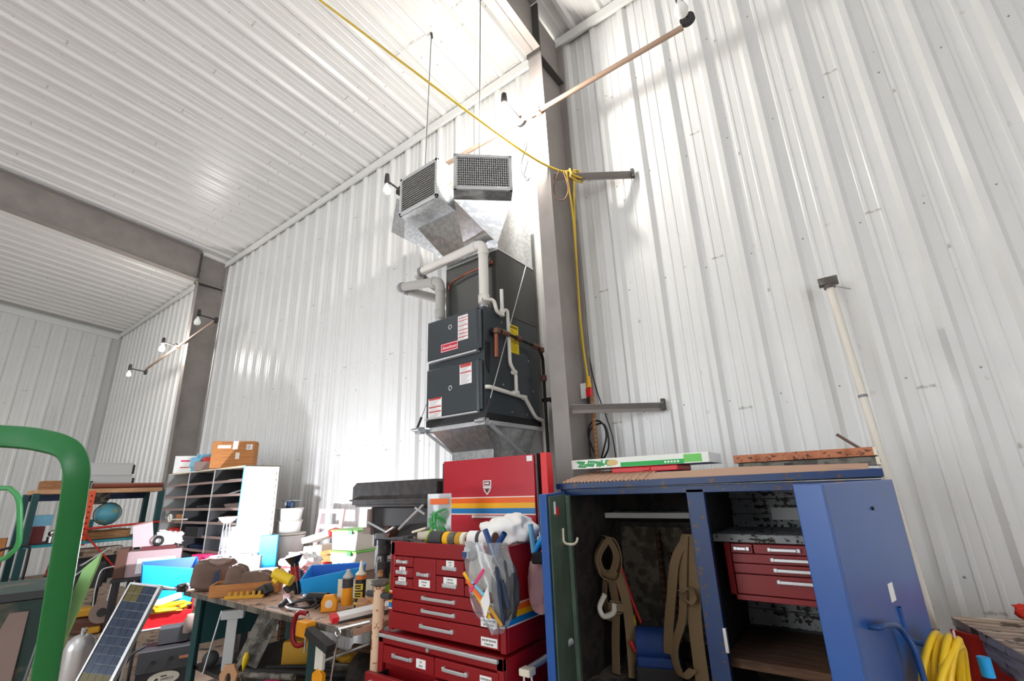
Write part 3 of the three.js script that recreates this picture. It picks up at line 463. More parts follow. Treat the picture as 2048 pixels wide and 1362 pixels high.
  pw('inner_face', onL(box2(0.0, 0.655, 0.012, 1.408, -0.006, 0.001, 0.001)), M.doorGreen, doorL, 'grey green inner face of the left door');
  pw('stiffener', onL(box2(0.02, 0.11, 0.02, 1.40, -0.028, -0.007, 0.003)), M.doorGreen, doorL);
  pw('coat_hook', [onL(tube([[0.30, 1.26, -0.01], [0.30, 1.20, -0.012], [0.30, 1.19, -0.05], [0.16, 1.185, -0.055], [0.14, 1.20, -0.06]], 0.006, 30))], M.cream, doorL);
  pw('sticker', [onL(box2(0.50, 0.545, 1.335, 1.385, -0.009, -0.0065, 0))], M.paper, doorL); pw('sticker', [onL(box2(0.40, 0.48, 1.325, 1.36, -0.009, -0.0065, 0))], M.redBright, doorL);
  // right door, partly open, its outer face to the room
  const ra = Math.atan2(0.65, 0.165), onR = g => g.applyMatrix4(new THREE.Matrix4().makeRotationY(ra)).translate(0.0, 0.10, 1.075);
  const doorR = pw('door', onR(box2(-0.672, 0, 0, 1.43, -0.0, 0.032, 0.004)), M.blue, c, 'glossy blue right door seen from outside');
  pw('edge_return', onR(box2(-0.685, -0.673, 0, 1.43, -0.045, 0.032, 0.003)), M.blue, doorR);
  pw('door_handle', onR(tube([[-0.58, 1.06, 0.03], [-0.575, 1.06, 0.055], [-0.54, 1.06, 0.06], [-0.46, 1.045, 0.06], [-0.42, 1.02, 0.065], [-0.41, 0.96, 0.08], [-0.41, 0.78, 0.08]], 0.008, 50)), M.blueTool, doorR);
  pw('hose_hook', onR(tube([[-0.295, 1.06, 0.033], [-0.285, 0.98, 0.035], [-0.275, 0.965, 0.07], [-0.265, 0.98, 0.1]], 0.008, 24)), M.blue, doorR);
  pw('sticker', onR(box2(-0.345, -0.30, 1.08, 1.13, 0.0325, 0.034, 0)), M.paper, doorR, 'small white sticker');
  pw('rivet', onR((() => { const g = new THREE.CylinderGeometry(0.006, 0.006, 0.006, 8); g.rotateX(Math.PI / 2); return at(g, -0.307, 1.345, 0.034); })()), M.black, doorR);
  pw('hinge_strip', [box2(cbx1 + 0.001, cbx1 + 0.012, 0.15, cby, cbz1 - 0.02, cbz1 + 0.012, 0.002)], M.rust, c);
}
{ // coil of yellow hose on the door hook
  const o = thing('hose_coil', 'bright yellow air hose coiled on a hook of the blue door', 'hose', [-0.055, 1.06, 1.36], 0);
  const ra = Math.atan2(0.65, 0.165);
  const put = g => g.applyMatrix4(new THREE.Matrix4().makeRotationY(ra)).translate(0.01, 0.02, 0.0);
  const pts = []; for (let i = 0; i <= 10 * 24; i++) { const t = i / 24, a = t * 6.28318; const w = 0.10 + 0.035 * Math.sin(t * 2.3) + 0.03 * (t / 10), h = 0.21 + 0.02 * Math.cos(t * 1.7); pts.push([Math.sin(a) * w + 0.03, -h + Math.cos(a) * h + 0.0 - 0.012 * Math.sin(t * 5), 0.05 + 0.05 * (0.5 + 0.5 * Math.sin(t * 2.9)) + 0.02 * Math.cos(a * 2)]); }
  part('hose', put(tube(pts, 0.0095, 520, 7)), M.hose, o);
  part('connector', put(cyl(0.016, 0.05, 0.16, -0.11, 0.14)), M.blueBright, o, 'blue hose connector'); part('tag', put(bx(0.018, 0.04, 0.002, 0.03, 0.01, 0.115)), M.pinkPaper, o);
}
// things in the cabinet
function strapBundle(label, pos, spec, m = M.strap) {
  const o = thing('webbing_strap', label, 'strap', pos); let i = 0;
  for (const s of spec) { const pts = s.p, w = s.w || 0.04; const curve = new THREE.CatmullRomCurve3(pts.map(p => V3(...p)));
    part('strap_length', sheet(26, 2, (u, v) => { const q = curve.getPoint(u), a = (s.a || 0) + (s.tw || 0) * u; return [q.x + (v - 0.5) * w * Math.cos(a), q.y, q.z + (v - 0.5) * w * Math.sin(a)]; }, 0.005), s.m || m, o); i++; }
  return o;
}
strapBundle('knotted tan webbing straps hanging at the left of the cabinet', [-1.30, 0.66, 0.80], [
  { p: [[0.0, 0.60, 0.02], [-0.04, 0.52, 0.05], [-0.02, 0.42, 0.06], [0.06, 0.40, 0.05], [0.10, 0.50, 0.04], [0.07, 0.60, 0.03], [0.0, 0.62, 0.02]], w: 0.05, a: 0.8 },
  { p: [[0.03, 0.60, 0.04], [-0.02, 0.50, 0.07], [0.04, 0.42, 0.08], [0.09, 0.52, 0.06], [0.04, 0.61, 0.04]], w: 0.045, a: 0.3 },
  { p: [[0.03, 0.45, 0.05], [0.05, 0.3, 0.05], [0.03, 0.1, 0.05], [0.02, -0.03, 0.05]], w: 0.05, a: 0.3 }, { p: [[0.08, 0.44, 0.05], [0.11, 0.3, 0.04], [0.12, 0.1, 0.05], [0.12, -0.03, 0.06]], w: 0.05, a: -0.2 }, { p: [[0.0, 0.42, 0.04], [-0.02, 0.3, 0.03], [0.0, 0.2, 0.03]], w: 0.04, a: 0.5 }]);
one('pale_hook', 'white hook end lying in the left straps', 'hook', [tube([[0, 0.1, 0], [-0.03, 0.04, 0.01], [-0.01, 0, 0.01], [0.04, 0.02, 0], [0.05, 0.06, 0]], 0.014, 24)], M.offwhite, [-1.28, 0.90, 0.9]);
one('strap_label', 'webbing buckle with printed band under the left straps', 'buckle', canvasBand(), new THREE.MeshStandardMaterial({ color: '#8f7a5c', roughness: 0.9 }), [-1.235, 0.94, 0.87]);
function canvasBand() { return [bx(0.085, 0.04, 0.012, 0, 0, 0), bx(0.06, 0.006, 0.016, 0, 0.026, 0), bx(0.06, 0.006, 0.016, 0, -0.026, 0)]; }
strapBundle('long beige tow straps hanging beside the centre post', [-0.86, 0.63, 0.82], [
  { p: [[0.03, 0.66, 0.02], [-0.03, 0.56, 0.05], [-0.07, 0.40, 0.06], [-0.11, 0.22, 0.06], [-0.12, 0.14, 0.06]], w: 0.05, a: 0.2 },
  { p: [[0.02, 0.66, 0.03], [0.0, 0.5, 0.06], [-0.03, 0.3, 0.07], [-0.09, 0.15, 0.07], [-0.06, 0.06, 0.08], [0.0, 0.1, 0.08]], w: 0.05, a: 0.5 },
  { p: [[0.04, 0.67, 0.03], [0.05, 0.5, 0.06], [0.03, 0.3, 0.07], [0.03, 0.0, 0.08]], w: 0.065, a: 0.1 },
  { p: [[0.06, 0.67, 0.03], [0.10, 0.5, 0.04], [0.11, 0.25, 0.05], [0.12, 0.0, 0.06]], w: 0.065, a: -0.1 },
  { p: [[-0.02, 0.40, 0.08], [0.02, 0.37, 0.09], [0.05, 0.40, 0.09], [0.03, 0.44, 0.09], [-0.02, 0.42, 0.08]], w: 0.04, a: 0.6 }]);
one('bar_handle', 'upright red steel bar behind the left straps', 'bar', rod([0, 0, 0], [0.015, 0.30, 0], 0.012), M.redPaint, [-1.29, 0.93, 0.74]);
one('bar_handle', 'slanting red bolt cutter handle in the blue cabinet', 'tool', [rod([0.085, 0, 0.0], [0, 0.28, 0], 0.011), rod([0.085, 0, 0], [0.13, -0.12, 0.0], 0.009)], M.redPaint, [-1.29, 0.97, 0.75]);
one('yellow_ferrule', 'small yellow handle end low in the blue cabinet', 'tool', lathe([[0.001, 0], [0.016, 0], [0.014, 0.05], [0.009, 0.075], [0.001, 0.075]], 12), M.yellowTool, [-1.18, 0.82, 0.80]);
one('wooden_shaft', 'thick brown wooden tool shaft hanging at the cabinet back', 'tool', rod([0, 0, 0], [0.0, 0.62, 0.0], 0.018, 10, 0.013), M.darkwood, [-1.10, 0.66, 0.53]);
one('wooden_shaft', 'thinner brown tool shaft hanging at the cabinet back', 'tool', rod([0, 0, 0], [0.0, 0.45, 0.0], 0.013, 10, 0.011), M.darkwood, [-1.04, 0.72, 0.53]);
{ const o = thing('pump_motor', 'blue and black electric motor on the cabinet bottom shelf', 'motor', [-1.06, 0.62, 0.80], 0.3);
  const g = new THREE.CylinderGeometry(0.075, 0.075, 0.2, 20); g.rotateZ(Math.PI / 2);
  part('housing', at(g, 0, 0.16, 0), M.blueBag, o); part('base', bx(0.24, 0.09, 0.15, 0, 0.045, 0, 0.02), M.dark, o); part('cover', bx(0.21, 0.05, 0.13, 0, 0.10, 0.02, 0.02), M.blueBag, o); part('handle', rod([-0.13, 0.17, 0.03], [-0.1, 0.13, 0.05], 0.012), M.redPaint, o); }
function barHandle(p, x, y, z, w) { const h = pw('handle', [bx(w, 0.014, 0.010, x, y, z + 0.014, 0.003), bx(0.018, 0.018, 0.016, x - w / 2 - 0.006, y, z + 0.006, 0.004), bx(0.018, 0.018, 0.016, x + w / 2 + 0.006, y, z + 0.006, 0.004)], M.alu, p, 'silver bar handle'); return h; }
{ const o = thing('drawer_box', 'red five-drawer tool box hung under the cabinet shelf', 'toolbox', [-0.34, 1.035, 0.72]);
  pw('case', box2(-0.64, -0.04, 1.045, 1.272, cbz0 + 0.02, 0.885, 0.003), M.redDark, o);
  pw('frame', [box2(-0.645, -0.62, 1.04, 1.274, 0.885, 0.905, 0.002), box2(-0.06, -0.035, 1.04, 1.274, 0.885, 0.905, 0.002), box2(-0.645, -0.035, 1.04, 1.062, 0.885, 0.905, 0.002)], M.red, o);
  for (const [x0, x1, y0, y1, hx, hw] of [[-0.615, -0.525, 1.232, 1.270, -0.57, 0.04], [-0.52, -0.065, 1.232, 1.270, -0.40, 0.10], [-0.615, -0.065, 1.192, 1.229, -0.36, 0.17], [-0.615, -0.065, 1.150, 1.189, -0.355, 0.17], [-0.615, -0.065, 1.066, 1.146, -0.35, 0.17]]) { const d = pw('drawer', box2(x0, x1, y0, y1, 0.888, 0.906, 0.002), M.red, o); barHandle(d, hx, (y0 + y1) / 2 + (y1 - y0 > 0.06 ? 0.018 : 0), 0.904, hw); } }
// things on the cabinet
{ const pz = canvasTex(512, 64, (g, w, h) => { g.fillStyle = '#f2f6ee'; g.fillRect(0, 0, w, h); g.fillStyle = '#2fb457'; g.fillRect(200, 34, 230, 30); g.fillStyle = '#79d36a'; g.fillRect(430, 6, 60, 52); g.fillStyle = '#40a060'; for (let i = 0; i < 60; i++) { g.beginPath(); g.arc(20 + (i * 37) % 150, 12 + (i * 23) % 42, 4 + i % 5, 0, 7); g.fill(); } g.fillStyle = '#dcc282'; g.beginPath(); g.arc(168, 32, 22, 0, 7); g.fill(); g.fillStyle = '#ffffff'; for (let i = 0; i < 5; i++) g.fillRect(362 + i * 11, 42, 7, 13); });
  const o = thing('long_flat_box', 'long flat white and green carton lying on the blue cabinet', 'box', [-1.02, 1.632, 0.80], 0.06);
  part('carton', bx(0.74, 0.05, 0.30, 0, 0.027, 0, 0.003), M.paper, o); decal('front_print', 0.735, 0.047, pz, o, [0, 0.027, 0.1512]); decal('side_print', 0.295, 0.045, canvasTex(128, 32, (g, w, h) => { g.fillStyle = '#f3f1ea'; g.fillRect(0, 0, w, h); g.fillStyle = '#4cb26a'; for (let i = 0; i < 26; i++) g.fillRect(10 + (i * 13) % 100, 6 + (i * 7) % 18, 8, 4); }), o, [-0.3712, 0.027, 0], -Math.PI / 2); }
one('red_case', 'flat red plastic case under the green carton', 'case', [bx(0.36, 0.028, 0.22, 0, 0.014, 0, 0.006), bx(0.04, 0.014, 0.01, 0.02, 0.014, 0.114)], M.redBright, [-0.98, 1.604, 0.82]);
one('mesh_sheet', 'rusty expanded metal sheet curling over the cabinet edge', 'sheet', sheet(60, 22, (u, v) => { const x = -1.385 + u * (0.50 - 0.12 * v) + 0.07 * v, z = 1.085 - v * 0.30; return [x, 1.566 + 0.05 * Math.sin(Math.min(1, v * 1.1) * 1.57) + 0.0045 * Math.sin(u * 150) + 0.0035 * Math.sin(v * 60), z]; }, 0.003), M.meshTan);
{ const o = thing('level_board', 'upper scorched brown board on the cabinet top', 'board', [-0.27, 1.622, 0.82]); part('board', bx(0.55, 0.036, 0.12, 0, 0.019, 0, 0.003), M.rust, o); part('tip', bx(0.014, 0.034, 0.11, 0.272, 0.019, 0.006), M.cream, o); part('end_slot', bx(0.004, 0.01, 0.035, 0.2785, 0.015, 0.01, 0), M.black, o); }
{ const o = thing('level_board', 'lower grey board with a slot on the cabinet top', 'board', [-0.27, 1.584, 0.82]); part('board', bx(0.54, 0.036, 0.10, 0.01, 0.019, 0.0, 0.002), M.greyGrease, o); part('slot', bx(0.035, 0.014, 0.004, -0.05, 0.021, 0.0505, 0), M.black, o); part('tip', bx(0.014, 0.034, 0.10, 0.274, 0.019, 0.004), M.cream, o); part('end_slot', bx(0.004, 0.01, 0.035, 0.2805, 0.019, 0.01, 0), M.black, o); }
one('wire_end', 'short brown cable end poking up behind the boards', 'cable', [rod([0, 0, 0], [-0.08, 0.075, 0], 0.007), rod([0.01, -0.06, 0], [0, 0, 0], 0.008)], M.leather, [-0.045, 1.66, 0.66]);
{ const o = thing('leaning_pipe', 'tall cream plastic pipe leaning on the wall right of the cabinet', 'pipe', [0.05, 0, 0.3]);
  pw('pipe', rod([0.072, 0.0, 0.34], [-0.008, 2.64, 0.13], 0.021, 16), M.offwhite, o); pw('joint', rod([0.013, 1.95, 0.185], [0.012, 1.965, 0.184], 0.0225, 16), M.grey, o); pw('lower_band', rod([0.0445, 0.84, 0.274], [0.0445, 0.87, 0.271], 0.023, 16), M.grey, o);
  pw('end_bracket', [bx(0.10, 0.045, 0.06, -0.01, 2.665, 0.13, 0.004), rod([-0.01, 2.62, 0.13], [-0.01, 2.65, 0.13], 0.03, 12)], M.greyGrease, o); pw('wire', rod([0.02, 2.63, 0.12], [0.09, 2.625, 0.02], 0.004, 6), M.zinc, o); }
// wooden table at the right edge
{ const o = thing('wooden_table', 'weathered wooden workbench at the right edge of the picture', 'table', [0.113, 0, 0.383], rad(-0.0));
  const a = rad(17), put = g => g.applyMatrix4(new THREE.Matrix4().makeRotationY(a));
  for (let i = 0; i < 4; i++) part('plank', put(bx(1.0, 0.035, 0.125, 0.5, 0.932, 0.065 + i * 0.129, 0.004)), M.oldwood, o);
  part('apron', put([bx(0.028, 0.075, 0.5, 0.018, 0.875, 0.26, 0.003), bx(0.95, 0.075, 0.028, 0.5, 0.875, 0.495, 0.003)].reduce((p, c) => mergeGeometries([uvm(p), uvm(c)]))), M.oldwood, o);
  for (const [x, z] of [[0.06, 0.06], [0.06, 0.45], [0.92, 0.06], [0.92, 0.45]]) part('leg', put(bx(0.07, 0.84, 0.07, x, 0.42, z, 0.004)), M.oldwood, o);
  part('rail', put(bx(0.05, 0.09, 0.40, 0.06, 0.55, 0.26, 0.003)), M.darkwood, o); }
one('red_jacket', 'red cloth jacket hanging from the wooden table corner', 'jacket', sheet(26, 22, (u, v) => [-0.02 + u * 0.19 + 0.015 * Math.sin(v * 7 + u * 4), 0.93 - v * 0.42 - 0.05 * u * v, 0.10 + 0.20 * u + 0.035 * Math.sin(u * 11 + v * 2.5) * (0.3 + v)], 0.008), M.redCloth, [0.12, 0, 0.42]);
one('red_rag', 'crumpled red rag lying at the back of the wooden table', 'rag', blob(0.16, 0.08, 0.12, 3, 0.2, 3), M.redCloth, [0.42, 0.951, 0.40]);
one('pale_crate', 'pale blue plastic crate under the wooden table', 'crate', [bx(0.3, 0.02, 0.25, 0, 0.01, 0), bx(0.3, 0.10, 0.015, 0, 0.06, 0.118), bx(0.3, 0.10, 0.015, 0, 0.06, -0.118), bx(0.015, 0.1, 0.25, 0.143, 0.06, 0), bx(0.015, 0.1, 0.25, -0.143, 0.06, 0)], M.paleBlue, [0.48, 0.0, 0.5], 0.3);

/* ---------------------------------------------------------------- red tool chest */
const tagTex = {}; const tag = t => tagTex[t] ??= canvasTex(128, 64, (g, w, h) => { g.fillStyle = '#f2f0ee'; g.fillRect(0, 0, w, h); g.fillStyle = '#3a3636'; t.split('|').forEach((n, k, a) => { const len = +n, y = a.length > 1 ? 14 + k * 27 : 26; for (let i = 0; i < len; i++) { const x = w / 2 - len * 5 + i * 10; g.fillRect(x, y, 7, 4 + (i * 5 + len) % 3 * 4); g.fillRect(x + (i % 2) * 3, y + 2, 4, 12); } }); });
{
  const x0 = -2.128, x1 = -1.378, zf = 1.62, zb = 1.19;
  const o = thing('tool_chest', 'red metal tool chest packed with labelled drawers, on the roller cabinet', 'toolbox', [-1.753, 0.895, 1.4]);
  pw('case', [box2(x0, x1, 0.895, 1.285, zb, zf - 0.02, 0.003), box2(x0, x0 + 0.03, 0.895, 1.30, zf - 0.02, zf, 0.003), box2(x1 - 0.03, x1, 0.895, 1.30, zf - 0.02, zf, 0.003), box2(x0, x1, 1.237, 1.302, zf - 0.02, zf, 0.003), box2(x0, x0 + 0.01, 1.28, 1.302, zb, zf, 0.002), box2(x1 - 0.01, x1, 1.28, 1.302, zb, zf, 0.002)], M.red, o);
  const dr = (a, b, y0, y1, hx, hw, t, tx, ty, tw = 0.07, th = 0.03) => { const d = pw('drawer', box2(x0 + a, x0 + b, y0, y1, zf - 0.019, zf + 0.004, 0.003), M.red, o); if (hw) barHandle(d, x0 + hx, (y0 + y1) / 2, zf + 0.003, hw); if (t) dw('label_tag', tw, th, tag(t), d, [x0 + tx, ty, zf + 0.0055], 0, 'white printed label'); };
  dr(0.033, 0.175, 1.188, 1.233, 0.10, 0.05); dr(0.033, 0.175, 1.139, 1.184, 0.10, 0.05, '3|7', 0.10, 1.176, 0.045, 0.022); dr(0.033, 0.175, 1.090, 1.135, 0.10, 0.05, '8', 0.10, 1.130, 0.055, 0.02);
  dr(0.179, 0.335, 1.090, 1.233, 0.255, 0.055, '6|4', 0.262, 1.122, 0.078, 0.032); dr(0.339, 0.52, 1.166, 1.233, 0.435, 0.06, '5|4', 0.435, 1.219, 0.052, 0.028); dr(0.339, 0.52, 1.090, 1.162, 0.435, 0.06, '6|7', 0.435, 1.146, 0.085, 0.03);
  dr(0.524, 0.717, 1.188, 1.233, 0.62, 0.06); dr(0.524, 0.717, 1.139, 1.184, 0.62, 0.06); dr(0.524, 0.717, 1.090, 1.135, 0.62, 0.06, '3|4', 0.61, 1.130, 0.045, 0.024);
  dr(0.033, 0.717, 1.036, 1.086, 0.36, 0.19, '5|7', 0.68, 1.060, 0.05, 0.038); dr(0.033, 0.717, 0.982, 1.032, 0.36, 0.19, '11|8', 0.665, 1.003, 0.09, 0.036); dr(0.033, 0.717, 0.905, 0.978, 0.35, 0.19, '11|7', 0.665, 0.93, 0.09, 0.034);
  const st = (y0, y1, m) => pe('stripe', [box2(x1 - 0.028, x1 + 0.0012, y0, y1, zf - 0.01, zf + 0.0012, 0), box2(x1 - 0.001, x1 + 0.0012, y0, y1, zb + 0.01, zf + 0.0012, 0), box2(x0 - 0.0012, x0 + 0.022, y0, y1, zf - 0.01, zf + 0.0012, 0)], m, o);
  st(1.066, 1.072, M.stripeWhite); st(1.042, 1.066, M.stripeOrange); st(1.018, 1.042, M.stripeYellow); st(0.994, 1.018, M.stripeBlue); st(0.988, 0.994, M.stripeWhite);
  pw('side_handle', tube([[x1 + 0.001, 1.10, 1.30], [x1 + 0.04, 1.12, 1.30], [x1 + 0.045, 1.12, 1.27], [x1 + 0.045, 1.0, 1.27], [x1 + 0.04, 0.97, 1.30], [x1 + 0.001, 0.96, 1.30]], 0.008, 40), M.black, o);
}
{
  const x0 = -2.155, x1 = -1.366, zf = 1.655, zb = 1.17;
  const o = thing('roller_cabinet', 'red roller tool cabinet with one drawer pulled out, under the chest', 'toolbox', [-1.753, 0, 1.41]);
  pw('case', [box2(x0, x1, 0.12, 0.885, zb, zf - 0.02, 0.003), box2(x0, x0 + 0.035, 0.12, 0.892, zf - 0.02, zf, 0.003), box2(x1 - 0.035, x1, 0.12, 0.892, zf - 0.02, zf, 0.003), box2(x0, x1, 0.845, 0.893, zf - 0.02, zf, 0.003)], M.red, o);
  pw('pull_trim', box2(x0 + 0.015, x1 - 0.02, 0.872, 0.888, zf, zf + 0.016, 0.004), M.alu, o, 'silver trim bar'); pw('lock', rod([-1.80, 0.862, zf], [-1.80, 0.862, zf + 0.008], 0.01), M.zinc, o);
  const dr = (a, b, y0, y1, out, hx, hw, t, tx) => { const d = pw('drawer', box2(x0 + a, x0 + b, y0, y1, zf - 0.019 + out, zf + 0.005 + out, 0.003), M.red, o); if (out > 0.02) pw('drawer_tray', [box2(x0 + a + 0.01, x0 + b - 0.01, y0 + 0.005, y0 + 0.012, zf - 0.2, zf - 0.018 + out, 0), box2(x0 + b - 0.016, x0 + b - 0.01, y0 + 0.005, y1 - 0.02, zf - 0.2, zf - 0.018 + out, 0), box2(x0 + a + 0.01, x0 + a + 0.016, y0 + 0.005, y1 - 0.02, zf - 0.2, zf - 0.018 + out, 0)], M.black, d); barHandle(d, x0 + hx, (y0 + y1) / 2 + 0.006, zf + 0.004 + out, hw); if (t) dw('label_tag', 0.062, 0.036, tag(t), d, [x0 + tx, (y0 + y1) / 2, zf + 0.0062 + out], 0, 'white printed label'); };
  dr(0.045, 0.395, 0.765, 0.838, 0, 0.19, 0.11, '3|5', 0.315); dr(0.40, 0.765, 0.765, 0.838, 0, 0.53, 0.12, '11|6', 0.70);
  dr(0.045, 0.395, 0.675, 0.755, 0.10, 0.16, 0.12, '3|6', 0.295); dr(0.40, 0.765, 0.675, 0.755, 0, 0.53, 0.12, '4', 0.70);
  for (let i = 0; i < 4; i++) { const y1 = 0.665 - i * 0.135; dr(0.045, 0.765, y1 - 0.125, y1, 0, 0.4, 0.3); }
  for (const [x, z] of [[x0 + 0.08, zb + 0.08], [x1 - 0.08, zb + 0.08], [x0 + 0.08, zf - 0.1], [x1 - 0.08, zf - 0.1]]) pe('caster', [rod([x - 0.018, 0.055, z], [x + 0.018, 0.055, z], 0.055, 18), bx(0.05, 0.03, 0.07, x, 0.105, z)], M.black, o);
}
{ // hanging belt with clip at the right of the chest
  const o = thing('pull_strap', 'dark pull rod with pale clip and dangling cords beside the chest', 'strap', [-1.29, 0.60, 1.50]);
  part('rod', rod([0.06, 0.30, -0.16], [-0.02, 0.24, 0.06], 0.014), M.zinc, o); part('clip', bx(0.055, 0.028, 0.05, -0.02, 0.235, 0.07, 0.006), M.cream, o); part('cord', [tube([[-0.03, 0.22, 0.08], [-0.032, 0.1, 0.085], [-0.03, -0.1, 0.085]], 0.004, 20), tube([[0.0, 0.22, 0.07], [0.01, 0.1, 0.07], [0.0, -0.1, 0.07]], 0.004, 20)], M.white, o); }
{ // cover panel with the stripes, standing behind the chest
  const x0 = -2.17, x1 = -1.485, y0 = 1.302, y1 = 1.72, z = 1.20;
  const o = thing('tool_chest_cover', 'red tool chest cover with orange yellow blue stripes standing behind the chest', 'panel', [-1.83, 1.302, 1.2]);
  pw('panel', box2(x0, x1, y0, y1, z - 0.02, z, 0.004), M.redLid, o);
  pe('side_frame', [box2(x1 + 0.012, x1 + 0.016, y0, y1 + 0.005, z - 0.10, z - 0.012, 0.001), box2(x0 - 0.018, x0 - 0.003, y0, y1 - 0.01, z - 0.07, z - 0.01, 0.002)], M.black, o);
  pw('end_cap', box2(x1 + 0.03, x1 + 0.072, y0 + 0.06, y1 + 0.006, z - 0.08, z - 0.02, 0.004), M.redBright, o, 'bright red end cap');
  const st = (a, b, m) => pw('stripe', box2(x0 + 0.004, x1 - 0.002, a, b, z - 0.001, z + 0.0012, 0), m, o);
  st(1.499, 1.505, M.stripeWhite); st(1.471, 1.499, M.stripeOrange); st(1.443, 1.471, M.stripeYellow); st(1.415, 1.443, M.stripeBlue); st(1.408, 1.415, M.stripeWhite);
  for (let i = 0; i < 4; i++) pw('embossed_rib', box2(x0 + 0.06, x1 - 0.08, 1.528 + i * 0.011, 1.531 + i * 0.011, z - 0.001, z + 0.003, 0), M.redLid, o);
  barHandle(o, -1.80, 1.398, z, 0.22); pw('lock', [rod([-1.80, 1.355, z], [-1.80, 1.355, z + 0.01], 0.011)], M.alu, o);
  pw('sticker', box2(x1 - 0.045, x1 - 0.008, y1 - 0.035, y1 - 0.006, z - 0.0005, z + 0.001, 0), M.paper, o);
  const em = pw('emblem', extr([[-0.03, 0.035], [0.03, 0.035], [0.03, -0.005], [0.02, -0.028], [0, -0.045], [-0.02, -0.028], [-0.03, -0.005]], 0.003).translate(-1.815, 1.560, z), M.paper, o, 'white shield emblem');
  pw('emblem_mark', [extr([[-0.024, 0.03], [0.024, 0.03], [0.024, 0.008], [-0.024, 0.008]], 0.0015).translate(-1.815, 1.560, z + 0.003), extr([[-0.018, -0.012], [0.018, -0.012], [0, -0.036]], 0.0015).translate(-1.815, 1.560, z + 0.003)], M.redDark, em);
  pw('emblem_bar', [box2(-1.833, -1.823, 1.574, 1.584, z + 0.0045, z + 0.0055, 0), box2(-1.819, -1.799, 1.574, 1.584, z + 0.0045, z + 0.0055, 0), box2(-1.835, -1.795, 1.553, 1.557, z + 0.003, z + 0.0045, 0)], M.paper, em);
}
// things on the chest, top surface y = 1.286
const CT = 1.287;
{ const o = thing('zip_bag', 'clear zip bag full of green cable ties standing on the chest', 'bag', [-1.95, CT, 1.45], 0.35);
  part('bag_film', sheet(10, 12, (u, v) => [-0.07 + u * 0.14, v * 0.245, 0.035 * Math.sin(u * 3.14) * (1 - 0.8 * v)], 0.002), M.bagClear, o); part('bag_back', sheet(10, 12, (u, v) => [-0.07 + u * 0.14, v * 0.245, -0.03 * Math.sin(u * 3.14) * (1 - 0.8 * v) - 0.003], 0.002), M.paper, o);
  const g = []; for (let i = 0; i < 34; i++) g.push(tube([[rr(-0.05, 0.05), rr(0.02, 0.14), rr(-0.012, 0.022)], [rr(-0.06, 0.06), rr(0.02, 0.16), rr(-0.01, 0.024)], [rr(-0.06, 0.06), rr(0.02, 0.15), rr(-0.01, 0.024)], [rr(-0.05, 0.05), rr(0.02, 0.13), rr(-0.01, 0.022)]], 0.0065, 18, 6)); part('green_ties', g, M.greenBag, o, 'green plastic ties'); part('header', bx(0.11, 0.03, 0.003, 0.01, 0.205, 0.016), M.orange, o); }
for (const [x, w, m, lab] of [[-1.83, 0.085, M.charcoal, 'dark grey tape roll at the left of the row on the chest'], [-1.758, 0.036, M.yellow, 'yellow tape roll in the row on the chest'], [-1.717, 0.042, M.greyGrease, 'grey speckled tape roll in the row on the chest'], [-1.677, 0.032, M.mustard, 'olive tape roll in the row on the chest'], [-1.647, 0.024, M.cream, 'cream tape roll at the right of the row on the chest']]) {
  const o = thing('tape_roll', lab, 'tape', [x, CT, 1.57], 0.0, 'tape rolls on the chest'); const g = extr(circlePts(0, 0, 0.031, 26), w - 0.004, 0.002, [circlePts(0, 0, 0.018, 20)]); g.rotateY(Math.PI / 2); part('tape', at(g, -w / 2 + 0.002, 0.034, 0), m, o); const c = extr(circlePts(0, 0, 0.018, 20), w - 0.002, 0, [circlePts(0, 0, 0.015, 20)]); c.rotateY(Math.PI / 2); part('core', at(c, -w / 2 + 0.001, 0.034, 0), M.paleCard, o); }
{ const o = thing('paper_can', 'white paper tube with printed band lying on the chest', 'can', [-1.555, CT, 1.55], 0.1); const g = new THREE.CylinderGeometry(0.036, 0.036, 0.14, 24); g.rotateZ(Math.PI / 2); part('tube', at(g, 0, 0.037, 0), M.paper, o); const e = new THREE.CylinderGeometry(0.03, 0.03, 0.004, 24); e.rotateZ(Math.PI / 2); part('end', at(e, 0.072, 0.037, 0), M.brownBox, o); const b = new THREE.CylinderGeometry(0.0365, 0.0365, 0.02, 24); b.rotateZ(Math.PI / 2); part('band', at(b, -0.01, 0.037, 0), M.charcoal, o); }
one('paper_bundle', 'bundle of folded cream papers on the chest left corner', 'papers', [bx(0.10, 0.05, 0.09, 0, 0.035, 0, 0.012), bx(0.08, 0.012, 0.11, -0.02, 0.07, 0.0, 0.004).rotateZ(0.25), bx(0.06, 0.03, 0.05, -0.09, 0.016, 0.05, 0.01)], M.cream, [-2.02, CT, 1.46], 0.5);
one('dark_card_box', 'open dark grey box flap lying on the chest front edge', 'box', [bx(0.14, 0.006, 0.05, 0, 0.02, 0, 0.001).rotateZ(-0.2), bx(0.05, 0.04, 0.04, -0.05, 0.02, 0)], M.charcoal, [-2.005, CT, 1.575]);
one('green_marker', 'short green marker stuck among the papers', 'marker', rod([0, 0, 0], [0.04, 0.06, 0], 0.007), M.lime, [-1.985, CT + 0.005, 1.51]);
one('white_plastic_bag', 'crumpled white plastic bag heaped on the chest right corner', 'bag', blob(0.26, 0.13, 0.2, 7, 0.14, 4), M.paper, [-1.50, CT, 1.42]);
